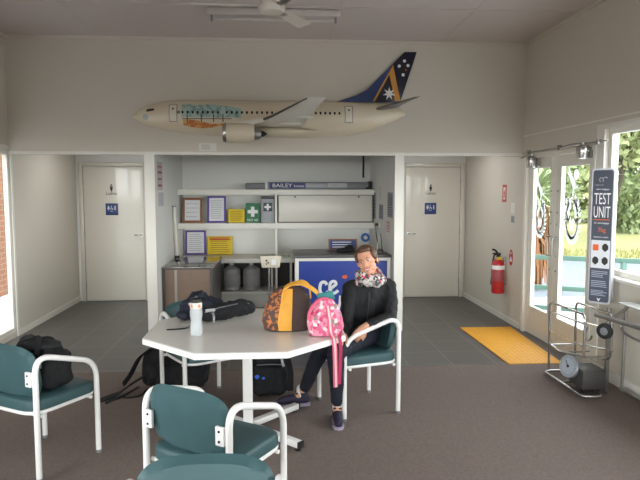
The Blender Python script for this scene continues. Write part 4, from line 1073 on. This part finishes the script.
# pink patterned bag
pink = ramp_mat('pink_floral_print', [(0, rgb(196, 84, 120)), (.30, rgb(214, 132, 156)), (.52, rgb(180, 58, 94)), (.66, rgb(222, 196, 196)), (.80, rgb(128, 118, 104)), (.90, rgb(206, 116, 140))], 46, .75)
pinks = mat('pink_strap_web', rgb(226, 96, 128), .7, var=.08, scale=30)
pk = [(.292,3.745,TZ,.085,.055),(.292,3.745,TZ+.008,.103,.068),(.289,3.745,TZ+.065,.118,.074),(.285,3.75,TZ+.135,.108,.066),(.283,3.755,TZ+.185,.085,.048),(.285,3.755,TZ+.225,.05,.026)]
pb = thing('pink_bag', 'pink patterned cloth bag beside the brown handbag at the table edge', 'bag', (.292, 3.745, TZ))
part('body', loft(pk), pink, pb)
b = nb(); merge(b, skin_patch(pk, R(225), R(305), 1, 3, .006)); part('front_pocket', b, pink, pb)
b = nb(); tube(b, fillet([(.195,3.70,TZ+.09),(.175,3.685,TZ+.13),(.215,3.70,TZ+.21),(.275,3.745,TZ+.24),(.335,3.735,TZ+.22)], .03, 4), .012, 8, flat=.6); part('drawstring_flap', b, pinks, pb)
b = nb(); ribbon(b, fillet([(.30,3.71,TZ+.19),(.31,3.672,TZ+.12),(.316,3.66,TZ+.03),(.324,3.64,TZ+.012),(.332,3.612,TZ+.004),(.338,3.605,TZ-.05),(.345,3.615,.42)], .02, 4), .030, .004, (1,.35,0)); s1 = part('strap', b, pinks, pb)
b = nb(); ribbon(b, fillet([(.3015,3.7065,TZ+.193),(.3115,3.6685,TZ+.123),(.3175,3.6565,TZ+.033),(.3255,3.6365,TZ+.0155),(.3335,3.6085,TZ+.008),(.3395,3.601,TZ-.05),(.3465,3.611,.42)], .02, 4), .011, .003, (1,.35,0)); part('stripe', b, mat('pale_stripe', rgb(236, 190, 190), .7), s1, label='pale centre stripe')
b = nb(); ribbon(b, fillet([(.35,3.715,TZ+.17),(.378,3.70,TZ+.08),(.378,3.685,TZ+.012),(.372,3.655,TZ+.004),(.379,3.647,TZ-.05),(.372,3.657,.425)], .02, 4), .022, .004, (1,.35,0)); part('strap', b, mat('deep_pink_web', rgb(176, 40, 84), .7), pb)
tp_ = nb(); box(tp_, -.05, .06, -.011, .011, -.03, .03, .008, 3, M=Matrix.Translation((.295, 3.842, TZ+.225)) @ Matrix.Rotation(R(-12), 4, 'Y')); box(tp_, .265, .335, 3.833, 3.855, TZ+.0008, TZ+.20, .006)
solo('teal_pouch', tp_, mat('teal_pouch_cloth', rgb(40, 120, 124), .6), 'small teal pouch standing between the brown handbag and the pink bag', 'pouch')

# dark backpack lying on the table
bp_ = thing('backpack', 'navy and black backpack lying on the far left side of the table', 'backpack', (-.5, 4.3, TZ))
b = nb()
for c, r in (((-.585,4.33,.79),(.14,.12,.085)), ((-.59,4.36,.845),(.075,.09,.065)), ((-.66,4.27,.755),(.08,.09,.04)), ((-.50,4.33,.80),(.10,.10,.07))): ell(b, c, r)
part('body', flat_to(crumple(blob(b, .008, 6), .014, 14, 2), TZ), navyf, bp_)
b = nb(); chain(b, [((-.51,4.16,.775),.055),((-.40,4.22,.785),.062),((-.27,4.31,.79),.062),((-.225,4.34,.785),.05)]); 
part('front_pocket', flat_to(crumple(blob(b, .008, 5), .008, 20, 3), TZ), blackf, bp_)
b = nb(); ribbon(b, [(-.64,4.235,.83),(-.60,4.225,.85),(-.55,4.235,.86)], .02, .004, (0,0,1)); part('reflective_strip', b, greym, bp_)
b = nb(); prism(b, rrect(.07,.022,.006), frame_m((-.475,4.105,.815),(.85,.5,0),(0,-.2,1)), .004); part('logo_patch', b, greyink, bp_)
b = nb(); tube(b, [(-.51,4.10,.80),(-.42,4.15,.822),(-.30,4.24,.83),(-.22,4.30,.82)], .004, 6); part('zip', b, greym, bp_)
b = nb(); ribbon(b, fillet([(-.54,4.11,.775),(-.58,4.02,.735),(-.62,3.96,.7245),(-.74,3.93,.7245)], .03, 4), .02, .004, (0.4,1,0)); part('strap', b, blackf, bp_)
b = nb(); ribbon(b, fillet([(-.55,4.12,.80),(-.53,4.03,.80),(-.56,3.97,.745),(-.58,3.93,.7245)], .03, 4), .018, .003, (1,0.2,0)); ribbon(b, fillet([(-.47,4.11,.79),(-.45,4.04,.82),(-.44,4.02,.77),(-.445,4.03,.735)], .02, 4), .015, .003, (1,.2,0)); part('strap', b, greym, bp_)
# teal rolled layer beneath its left end
# water bottle
bx, by = -.527, 3.79
plas = bpy.data.materials.new('clear_bottle_plastic'); plas.use_nodes = True
q = plas.node_tree.nodes['Principled BSDF']; q.inputs['Base Color'].default_value = (.78,.81,.83,1); q.inputs['Roughness'].default_value = .25; q.inputs['Alpha'].default_value = .38
wf = mat('water_fill', rgb(206, 216, 220), .15, var=.02); wf.node_tree.nodes['Principled BSDF'].inputs['Alpha'].default_value = .22
bt = thing('water_bottle', 'clear plastic water bottle with black cap standing on the table', 'bottle', (bx, by, TZ))
part('body', lathe(nb(), [(.034,0),(.039,.006),(.040,.05),(.036,.075),(.034,.095),(.037,.115),(.040,.13),(.039,.16),(.034,.178),(.031,.185)], (bx, by, TZ), (0,0,1), 28), plas, bt)
part('water', lathe(nb(), [(.031,.004),(.036,.008),(.037,.05),(.033,.075),(.031,.095),(.033,.105)], (bx, by, TZ), (0,0,1), 24), mat('water_fill', rgb(206, 216, 220), .15, var=.02), bt)
part('collar', lathe(nb(), [(.036,.172),(.038,.175),(.038,.205),(.034,.21)], (bx, by, TZ), (0,0,1), 28), mat('pale_collar', rgb(222, 214, 206), .5), bt)
b = nb()
for s in (-1, 1): ell(b, (bx+s*.022, by-.029, TZ+.19), (.010,.008,.012))
part('orange_mark', b, mat('pale_orange_mark', rgb(224,150,110), .5), bt)
part('cap', lathe(nb(), [(.035,.2105),(.035,.232),(.028,.238),(.014,.24),(.012,.252),(.006,.254)], (bx, by, TZ), (0,0,1), 24), blackp, bt)

# black bag on the left chair
M0 = Matrix.Translation((-1.452, 3.652, -.02)) @ Matrix.Rotation(R(-30.5), 4, 'Z')
cb_ = thing('shoulder_bag', 'black fabric bag standing on the seat of the left armchair', 'bag', tuple(M0 @ Vector((.05,.02,.49))))
b = nb(); box(b, -.10, .205, -.10, .10, .492, .72, .05, 3, M=M0); box(b, -.09, .16, -.085, .08, .60, .755, .05, 3, M=M0); box(b, .10, .20, -.115, .06, .50, .66, .04, 3, M=M0)
for v in b.verts: v.co.z = max(v.co.z, .467)
part('body', flat_to(crumple(blob(b, .009, 8), .013, 12, 4), .469), blackf, cb_)
b = nb(); ell(b, M0 @ Vector((.03,-.02,.735)), (.15,.10,.045), Euler((0,R(-4),R(-26))).to_matrix()); ell(b, M0 @ Vector((-.08,0,.745)), (.06,.07,.035)); part('flap', crumple(blob(b, .009, 4), .012, 14, 6), blackf, cb_)
b = nb(); ribbon(b, [M0 @ Vector(p) for p in fillet([(-.06,-.12,.60),(-.06,-.125,.70),(-.03,-.06,.79),(.06,-.03,.795),(.12,-.10,.74),(.13,-.13,.62)], .04, 4)], .03, .006, M0.to_3x3() @ Vector((1,.3,0))); part('strap', b, blackf, cb_)
b = nb(); box(b, .155, .175, -.128, -.118, .64, .69, .003, M=M0); part('buckle', b, greym, cb_)

# backpacks on the floor
fb = thing('backpack', 'black backpack on the floor left of the table with straps trailing on the carpet', 'backpack', (-.86, 4.93, .0045))
part('body', flat_to(crumpled([((-.86,4.95,.15),(.54,.22,.28),.08,(0,3,0)), ((-.93,4.93,.25),(.34,.20,.22),.08,(0,-8,0)), ((-.75,4.92,.12),(.28,.24,.20),.06,(0,0,8))], .01, 8), .0055), blackf, fb)
b = nb(); box(b, -1.0, -.78, 4.80, 4.86, .06, .22, .02, 3); part('front_pocket', b, blackf, fb)
for P, w in (([(-1.06,4.90,.34),(-1.14,4.86,.28),(-1.20,4.80,.15),(-1.24,4.74,.10)], .055), ([(-1.08,4.86,.14),(-1.18,4.80,.09),(-1.28,4.72,.03),(-1.40,4.62,.008)], .05), ([(-1.14,4.82,.05),(-1.22,4.72,.02),(-1.28,4.66,.007),(-1.33,4.56,.007)], .03), ([(-1.07,4.82,.03),(-1.10,4.72,.008),(-1.17,4.68,.007),(-1.26,4.70,.007)], .018)):
    b = nb(); ribbon(b, fillet(P, .05, 4), w, .012 if w > .04 else .004, (.4,.9,0.2)); part('strap', b, blackf, fb)
b = nb(); tube(b, fillet([(-.98,4.93,.36),(-.97,4.93,.40),(-.90,4.93,.40),(-.89,4.93,.35)], .02, 4), .009, 8); part('grab_handle', b, blackf, fb)
fb2 = thing('backpack', 'black backpack with a blue logo standing on the floor behind the table pedestal', 'backpack', (-.07, 4.7, .0045))
part('body', flat_to(crumpled([((-.075,4.72,.20),(.31,.20,.38),.07,(0,0,0)), ((-.085,4.72,.36),(.24,.19,.26),.08,(0,0,0)), ((-.08,4.62,.15),(.25,.10,.24),.04,(0,0,0))], .01, 8), .0055), blackf, fb2)
b = nb(); ell(b, (-.165,4.568,.19), (.032,.008,.02)); ell(b, (-.135,4.568,.18), (.02,.008,.013)); part('logo', b, mat('blue_logo', rgb(30, 96, 210), .4), fb2)
b = nb(); ribbon(b, fillet([(.02,4.63,.44),(.06,4.60,.33),(.085,4.60,.20),(.08,4.62,.06)], .05, 4), .045, .012, (1,.2,0)); part('strap', b, blackf, fb2)
b = nb(); tube(b, [(-.18,4.566,.285),(-.08,4.562,.29),(.03,4.566,.285)], .004, 6); part('zip', b, greym, fb2)
b = nb(); ribbon(b, [(-.0,4.60,.40),(.02,4.575,.30),(.03,4.565,.27)], .02, .004, (1,0,0)); part('reflective_strip', b, greym, fb2)

# ------------------------------------------------------------------ cabin baggage test unit: basket frame, scale dial and sign
bu = thing('baggage_test_unit', 'chrome baggage size basket with a tall grey TEST UNIT sign by the window', 'baggage sizer', (2.5, 4.8, .0045))
tr = .0105
b = nb(); tube(b, fillet([(2.62,5.08,.03),(2.34,5.06,.03),(2.35,4.41,.03),(2.50,4.39,.03),(2.54,4.56,.03),(2.62,4.60,.03),(2.62,5.08,.03)], .05, 5), .013, 10)
tube(b, [(2.34,4.76,.03),(2.62,4.76,.03)], .01, 8); part('base_frame', b, chrome, bu)
b = nb(); tube(b, fillet([(2.40,5.10,.03),(2.40,5.12,.645),(2.40,4.50,.655),(2.40,4.50,.32)], .06, 6), tr, 10)
tube(b, [(2.40,5.11,.56),(2.40,4.66,.575),(2.40,4.50,.58)], .007, 8); tube(b, [(2.40,5.10,.39),(2.40,4.50,.40)], .007, 8); tube(b, fillet([(2.40,5.105,.27),(2.40,4.9,.25),(2.40,4.50,.325)], .05, 4), tr, 10); part('basket_side', b, chrome, bu)
b = nb(); tube(b, fillet([(2.62,5.06,.03),(2.62,5.08,.645),(2.62,4.50,.655),(2.62,4.50,.30),(2.62,4.60,.27)], .06, 6), tr, 10)
tube(b, [(2.62,5.06,.48),(2.62,4.50,.535)], .007, 8); tube(b, [(2.62,5.06,.28),(2.62,4.47,.37)], .007, 8); part('basket_side', b, chrome, bu)
for y, z in ((5.06,.27),(4.82,.27),(4.52,.31)): part('basket_bar', tube(nb(), [(2.40,y,z),(2.62,y,z)], .007, 8), chrome, bu)
b = nb(); tube(b, fillet([(2.62,4.86,.47),(2.60,4.88,.40),(2.585,4.80,.365),(2.585,4.74,.40),(2.585,4.73,.43)], .03, 5), .008, 8); part('hook', b, steel, bu)
part('sign_post', B(2.612, 2.642, 4.545, 4.575, .012, .70, .004), steel, bu)
# scale: dark body with tilted pale dial
part('scale_body', B(2.40, 2.60, 4.50, 4.74, .045, .20, .015), mat('dark_scale_body', rgb(66, 64, 62), .5), bu)
dax = Vector((-.93,-.34,.22)).normalized(); dc = Vector((2.37,4.66,.195))
dl = part('scale_dial', lathe(nb(), [(.075,-.03),(.092,-.02),(.095,.012),(.088,.018)], dc, dax, 32), mat('grey_dial_rim', rgb(150,152,156), .35, .4), bu)
part('dial_face', lathe(nb(), [(.086,.0185),(.086,.0205)], dc, dax, 32), mat('pale_dial', rgb(176, 184, 194), .4, var=.05), dl)
F = Matrix.Translation(dc+dax*.0207) @ dax.to_track_quat('Z', 'Y').to_matrix().to_4x4()
b = nb()
for k in range(24):
    M = F @ Matrix.Rotation(2*PI*k/24, 4, 'Z'); box(b, -.002, .002, .066, .080, 0, .001, M=M)
box(b, -.003, .003, -.012, .055, .0012, .003, M=F @ Matrix.Rotation(.6, 4, 'Z')); cyl(b, dc+dax*.0207, .012, .004, dax, 12); part('dial_marks', b, inkm, dl, False)
# dark castor on the post
wa = Vector((-.8,-.6,0)); wc = Vector((2.585, 4.535, .515))
wl = part('rubber_wheel', lathe(nb(), [(.03,-.018),(.058,-.016),(.064,-.008),(.064,.008),(.058,.016),(.03,.018)], wc, wa, 28), blackp, bu)
part('wheel_hub', lathe(nb(), [(.008,.019),(.032,.0195),(.03,.024),(.008,.026)], wc, wa, 20), greym, wl)
# sign
pd = Vector((.67,-.743,0)).normalized(); SC = Vector((2.625, 4.72, 1.255)); sw, shh = .178, 1.11
SM = frame_m(SC, pd, (0,0,1))
b = nb(); prism(b, rrect(sw, shh, .03), SM @ Matrix.Translation((0,0,-.07)), .07, .006); sg = part('sign_frame', b, mat('sign_silver', rgb(186, 188, 194), .35, .3), bu)
sgd = mat('sign_slate', rgb(66, 72, 88), .5, var=.06)
part('sign_face', prism(nb(), rrect(sw-.022, shh-.03, .02), SM @ Matrix.Translation((0,0,.0005)), .002), sgd, sg, False)
SF = lambda x, z: SM @ Matrix.Translation((x, z-SC.z, .0028))
W = sw-.05
for z, s, hh, ww in ((1.565,'TEST',.092,1),(1.455,'UNIT',.092,1),(1.64,'cabin baggage',.016,.8),(1.365,'for cabin baggage',.016,.9),(1.25,'maximum weight',.014,.9)): part('lettering', text(s, SF(0, z), width=W*ww, height=hh), whitei, sg, False)
b = nb(); part('orange_lettering', text('7kg', SF(.005, 1.305), width=.06, height=.045), orangei, sg, False); box(b, -W/2, W/2, -.003, .003, 0, .0008, M=SF(0, 1.393)); part('orange_rule', b, orangei, sg, False)
b = nb(); tube(b, [(-.02,.0,0),(-.03,.02,0),(-.02,.035,0),(-.005,.03,0)], .004, 6); tube(b, [(.0,.0,0),(.0,.03,0),(.02,.04,0),(.035,.03,0)], .004, 6)
for v in b.verts: v.co.z *= .2
b.transform(SF(0, 1.70)); merge(b, text('regional', SF(-.03, 1.675), width=.07, height=.018)); part('logo', b, greypp, sg, True)
pn = part('icon_panel', prism(nb(), rrect(sw-.03, .23, .005), SF(0, 1.11), .001), mat('pale_icon_panel', rgb(214,216,222), .5), sg, False)
b = nb(); prism(b, rrect(.045,.05,.006), SF(-.037, 1.165) @ Matrix.Translation((0,0,.001)), .001); part('bag_icon', b, orangei, pn, False)
for x, z in ((.037,1.165),(-.037,1.055),(.037,1.055)): part('bag_icon', prism(nb(), [(-.024,-.012),(0,-.034),(.024,-.012),(.024,.016),(.008,.034),(-.008,.034),(-.024,.016)], SF(x, z) @ Matrix.Translation((0,0,.001)), .001), inkm, pn, False)
b = nb(); lines(b, SF(0, .945), W, .06, 4, .006, rnd=2, fill=.7); lines(b, SF(0, .865), W, .06, 4, .006, rnd=5, fill=.7); lines(b, SF(0, .79), W, .05, 4, .006, rnd=8, fill=.7)
part('paragraph_lines', b, mat('pale_blue_ink', rgb(160,166,182), .6), sg, False)
b = nb(); prism(b, [(-.016,.014),(0,.004),(.016,.014),(0,-.016)], SF(0, .735), .001); part('arrow_mark', b, whitei, sg, False)

# luggage trolley rails at the right edge
lt_ = thing('luggage_trolley', 'chrome tube luggage trolley under the window cut off by the right edge', 'trolley', (2.6, 4.0, .0045))
b = nb(); tube(b, fillet([(2.555,4.62,.63),(2.555,3.3,.70)], .02), .02, 12); part('push_rail', b, steel, lt_)
b = nb(); tube(b, fillet([(2.70,4.46,.68),(2.70,4.44,.745),(2.70,3.3,.80),(2.70,3.28,.2)], .05), .016, 10); tube(b, [(2.555,4.40,.645),(2.70,4.40,.745)], .012, 8); part('upper_rail', b, steel, lt_)
b = nb(); box(b, 2.60, 2.72, 3.4, 4.40, .765, .775, .003); part('tray', b, mat('pale_tray', rgb(214, 214, 212), .25, .3), lt_)
b = nb(); tube(b, fillet([(2.64,4.42,.64),(2.64,4.40,.55),(2.66,4.28,.52),(2.66,3.6,.53),(2.66,3.5,.04)], .05), .011, 10); part('brace', b, steel, lt_)
b = nb(); tube(b, fillet([(2.72,4.52,.05),(2.72,3.3,.05),(2.60,3.3,.05),(2.60,3.9,.05)], .05), .014, 10); tube(b, [(2.70,4.46,.05),(2.70,4.45,.70)], .012, 8); part('base_rail', b, steel, lt_)
for x, y in ((2.72,4.0),(2.72,3.4),(2.60,3.85),(2.60,3.35)):
    b = nb(); cyl(b, (x-.012, y, .026), .021, .024, (1,0,0)); w = part('castor', b, blackp, lt_)
    b = nb(); cyl(b, (x, y, .035), .008, .02); part('castor_stem', b, steel, w)

# ------------------------------------------------------------------ outside
conc = mat('pale_concrete', rgb(196, 196, 200), .8, var=.06, scale=2); grass = mat('sunny_grass', rgb(116, 118, 66), .95, var=.22, scale=1.2, c2=rgb(140, 134, 84))
struct('ground_path', B(XR+.125, 7.2, -8, 9.0, -.12, -.05), conc)
struct('ground_road', B(XR+.125, 40, -8, 14.2, -.2, -.085), mat('blue_grey_road', rgb(104, 110, 118), .9, var=.1, scale=3))
struct('ground_yard', B(XL-.13, XR+.125, -14, YB-.11, -.12, -.05), mat('dark_asphalt', rgb(84, 82, 80), .9, var=.1, scale=6))  # unseen ground behind the camera, made dark to keep light off the bulkhead
struct('ground_path.001', B(-9, XL-.065, -8, 14.2, -.12, -.05), conc)
g = nb(); 
bmesh.ops.create_grid(g, x_segments=40, y_segments=30, size=1); 
for v in g.verts: v.co = Vector((v.co.x*40+12, v.co.y*28+42.2, -.10+.05*math.sin(v.co.x*9)*math.cos(v.co.y*7)))
lawn = struct('ground_lawn', g, grass); 
gr = nb(); rr = random.Random(3)
for k in range(1600):
    x = rr.uniform(4, 22); y = rr.uniform(14.3, 16.4); h = rr.uniform(.03,.07); a = rr.uniform(0, PI)
    dx, dy = .025*math.cos(a), .025*math.sin(a)
    vs = [gr.verts.new(p) for p in ((x-dx,y-dy,-.12),(x+dx,y+dy,-.12),(x+dy*.6,y+dx*.6,h-.06))]; gr.faces.new(vs)
solo('lawn_grass', gr, grass, 'sunlit mown lawn beyond the path outside the glass doors', 'grass', kind='stuff', smooth=False)
# railing
tealm = mat('teal_rail_paint', rgb(66, 98, 88), .5, var=.06)
rl = thing('veranda_railing', 'pale teal horizontal railing outside the glass doors', 'railing', (5, 7, -.05))
A = Vector((3.1, 7.85, 0)); Bp = Vector((8.0, 5.35, 0)); rd = (Bp-A)
for z in (.74, .34, .07):
    b = nb(); M = frame_m((A+Bp)/2+Vector((0,0,z)), rd, (0,0,1)); box(b, -rd.length/2, rd.length/2, -.03, .03, -.022, .022, .004, M=M); part('rail', b, tealm, rl)
for k in range(5):
    p = A+rd*(k/4); b = nb(); box(b, p.x-.03, p.x+.03, p.y-.03, p.y+.03, -.049, .72, .004); part('post', b, tealm, rl)
# plants
leafA = mat('pale_green_leaf', rgb(150, 154, 108), .7, var=.25, scale=3, c2=rgb(112, 124, 78)); leafB = mat('mid_green_leaf', rgb(124, 136, 92), .7, var=.25, scale=3, c2=rgb(88, 104, 62))
bark = mat('tree_bark', rgb(74, 64, 54), .9, var=.3, scale=8, bump=.4)
def tree(x, y, h, r, seed, m, label, n=1500, lsz=.28, trunk=.22, bend=.8, name='tree', lo=.58, span=.34):
    rr = random.Random(seed); t = thing(name, label, name.split('_')[-1], (x, y, -.1), 0, 'trees beyond the lawn')
    tb = nb(); top = Vector((x+bend, y, h*.62))
    tube(tb, [(x,y,-.12),(x+bend*.2,y,h*.2),(x+bend*.6,y,h*.42),top], [trunk,trunk*.8,trunk*.65,trunk*.4], 8)
    cs = []
    for k in range(12):
        a = 2*PI*k/12+rr.random(); d = r*rr.uniform(.35,.75); c = Vector((x+bend+d*math.cos(a), y+d*math.sin(a)*.8, h*(lo+span*rr.random()))); cs.append((c, r*rr.uniform(.38,.60)))
        tube(tb, [Vector((x+bend*.55,y,h*.40)), (c+top)/2, c], [trunk*.45, trunk*.3, trunk*.12], 6)
    part('trunk', tb, bark, t)
    fb_ = nb()
    for k in range(n):
        c, q = cs[rr.randrange(len(cs))]
        v = Vector((rr.gauss(0,1), rr.gauss(0,1), rr.gauss(0,.75))).normalized()*q*(rr.random()**.4)
        p = c+v; ux = Vector((rr.gauss(0,1), rr.gauss(0,1), rr.gauss(0,1))).normalized(); uy = ux.cross(Vector((rr.gauss(0,1), rr.gauss(0,1), rr.gauss(0,1)))).normalized()
        s = lsz*rr.uniform(.6,1.3)
        fb_.faces.new([fb_.verts.new(p+ux*s*a_+uy*s*b__) for a_, b__ in ((-.5,0),(0,-.28),(.5,0),(0,.28))])
    part('foliage', fb_, m, t, False); return t
tree(9.7, 17.2, 6.3, 3.3, 1, leafA, 'spreading tree with a bare leaning trunk on the lawn, seen through the large window', 4200, .27, .15, .9, 'tree', .45, .45)
tree(6.5, 15.4, 4.6, 1.25, 60, leafB, 'leafy green shrub right behind the shaggy palm', 3800, .22, .1, .1, 'leafy_shrub', .22, .7)
for i, (x, y, h, r, m, lab) in enumerate(((6.9, 20.5, 5.2, 1.35, leafB, 'bushy green tree at the left end of the row beyond the lawn'), (10.0, 22.6, 5.4, 1.4, leafA, 'bushy pale green tree seen through the near glass door leaf'), (13.2, 23.0, 5.2, 1.4, leafB, 'bushy green tree behind the spreading tree at right'), (16.4, 22.6, 5.4, 1.4, leafA, 'bushy tree at the far right beyond the lawn'))):
    tree(x, y, h, r, 20+i, m, lab, 3600, .30, .15, .1, 'bushy_tree', .06, .85)
for i, (x, y, h, r, lab) in enumerate(((9.0, 31, 9, 3.4, 'tall distant tree rising behind the bushy trees, left one'), (17.5, 31, 9.5, 3.4, 'tall distant tree rising behind the bushy trees, right one'))):
    tree(x, y, h, r, 40+i, leafA, lab, 4200, .5, .3, .2, 'tall_tree', .05, .85)
# shaggy palm by the veranda
pm = thing('palm', 'shaggy palm with dry orange-brown skirt outside the far glass door', 'palm', (4.35, 10.1, -.05))
dry = mat('dry_palm_skirt', rgb(136, 92, 54), .9, var=.3, scale=10, c2=rgb(96, 60, 34))
b = nb(); tube(b, [(4.35,10.1,-.05),(4.35,10.1,.8),(4.37,10.1,1.5)], [.2,.17,.13], 10); part('trunk', b, bark, pm)
rr = random.Random(11); dk_ = nb(); gl = nb()
for k in range(150):
    a = rr.uniform(0, 2*PI); z = rr.uniform(.55,1.55); L = rr.uniform(.5,.95); o = .12+.10*rr.random(); d = Vector((math.cos(a), math.sin(a), 0))
    p = Vector((4.36,10.1,z)); ribbon(dk_, [p+d*o*.5, p+d*(o+.1)+Vector((0,0,-L*.3)), p+d*(o+.13)+Vector((0,0,-min(L, z-.0)))], .035, .004, Vector((-d.y,d.x,0)))
for k in range(110):
    a = rr.uniform(0, 2*PI); e = rr.uniform(-.3,1.2); L = rr.uniform(.6,1.0); d = Vector((math.cos(a)*math.cos(e), math.sin(a)*math.cos(e), math.sin(e)))
    p = Vector((4.37,10.1,1.55)); ribbon(gl, [p, p+d*L*.5, p+d*L+Vector((0,0,-.18*L))], .04, .004, d.cross(Vector((0,0,1))) if abs(d.z) < .95 else Vector((1,0,0)))
part('dry_skirt', dk_, dry, pm, False); part('fronds', gl, leafB, pm, False)
# brick wall beyond the left glass door
solo('brick_wall', B(-4.6, -4.35, 3.5, 12.5, -.05, 3.2), brickm, 'orange brick wall outside the glass at the left edge', 'wall', smooth=False)

# ------------------------------------------------------------------ fill lamps added to brighten the two toilet lobbies, unseen above the bulkhead's edge
glow = bpy.data.materials.new('lit_diffuser'); glow.use_nodes = True
gb = glow.node_tree.nodes['Principled BSDF']; gb.inputs['Base Color'].default_value = (.9,.9,.88,1)
gb.inputs['Emission Color'].default_value = (.95, .98, 1, 1); gb.inputs['Emission Strength'].default_value = 6
def added_lamp(x, y, watts, lab):  # added lamp fixture, out of view, lifts the dark lobby walls
    t = thing('ceiling_lamp', lab, 'ceiling lamp', (x, y, 2.33), 0)
    part('rim', lathe(nb(), [(.14,.0),(.16,.005),(.16,.07),(.14,.07)], (x, y, 2.33), (0,0,1), 28), whitep, t)
    part('diffuser', lathe(nb(), [(.05,-.035),(.10,-.025),(.135,.0),(.137,.02)], (x, y, 2.33), (0,0,1), 28), glow, t)
    l = bpy.data.lights.new('lamp_light', 'AREA'); l.shape = 'DISK'; l.size = .26; l.energy = watts; l.color = (.97, .99, 1)
    o = bpy.data.objects.new('lamp_light', l); o.location = (0, 0, -.045); col.objects.link(o); o.parent = t
added_lamp(-2.2, 7.75, 6.5, 'round white ceiling lamp in the left lobby by the Ladies door')
added_lamp(2.1, 7.75, 6.5, 'round white ceiling lamp in the right lobby by the Gents door')

# ------------------------------------------------------------------ daylight
w = bpy.data.worlds.new('sky'); scn.world = w; w.use_nodes = True
nt = w.node_tree; bg = nt.nodes['Background']
tc = nt.nodes.new('ShaderNodeTexCoord'); sp = nt.nodes.new('ShaderNodeSeparateXYZ'); cr = nt.nodes.new('ShaderNodeValToRGB')
nt.links.new(tc.outputs['Generated'], sp.inputs[0]); mr = nt.nodes.new('ShaderNodeMapRange'); mr.inputs[1].default_value = -1; mr.inputs[2].default_value = 1
nt.links.new(sp.outputs[2], mr.inputs[0]); nt.links.new(mr.outputs[0], cr.inputs[0])
e = cr.color_ramp.elements
e[0].position = .485; e[0].color = (.035, .034, .03, 1); e[1].position = .5; e[1].color = (.97, .985, 1.0, 1)
k = e.new(.58); k.color = (.47, .49, .50, 1)
k = e.new(1.0); k.color = (.30, .33, .36, 1)
nt.links.new(cr.outputs[0], bg.inputs[0]); bg.inputs[1].default_value = 18.0
sun = bpy.data.lights.new('sun', 'SUN'); sun.energy = 1.5; sun.angle = R(6); sun.color = (1, .95, .86)
so = bpy.data.objects.new('sun', sun); col.objects.link(so); so.rotation_euler = Vector((-.05, -.8, -1)).to_track_quat('-Z', 'Y').to_euler()
def portal(loc, rot, sx, sy):
    l = bpy.data.lights.new('window_portal', 'AREA'); l.shape = 'RECTANGLE'; l.size = sx; l.size_y = sy; l.cycles.is_portal = True
    o = bpy.data.objects.new('window_portal', l); o.location = loc; o.rotation_euler = rot; col.objects.link(o)
portal((XR+.14, 2.67, 1.53), (0, R(90), 0), 1.25, 4.74)
portal((XR+.14, 5.93, 1.0), (0, R(90), 0), 2.0, 1.5)
portal((XL-.14, 5.62, 1.06), (0, R(-90), 0), 2.0, 2.24)
portal((XL-.14, .4, 1.5), (0, R(-90), 0), 1.8, 4.0)
portal((-1.42, YB-.14, 1.22), (R(90), 0, 0), 2.65, 1.85); portal((1.38, YB-.14, 1.22), (R(90), 0, 0), 2.55, 1.85)

scn.view_settings.view_transform = 'Standard'; scn.view_settings.look = 'None'
scn.view_settings.exposure = 0.06; scn.view_settings.gamma = 1; scn.view_settings.use_curve_mapping = False
try:
    scn.cycles.use_denoising = True; scn.cycles.max_bounces = 10; scn.cycles.diffuse_bounces = 6; scn.cycles.transparent_max_bounces = 16; scn.cycles.sample_clamp_indirect = 8
except Exception: pass
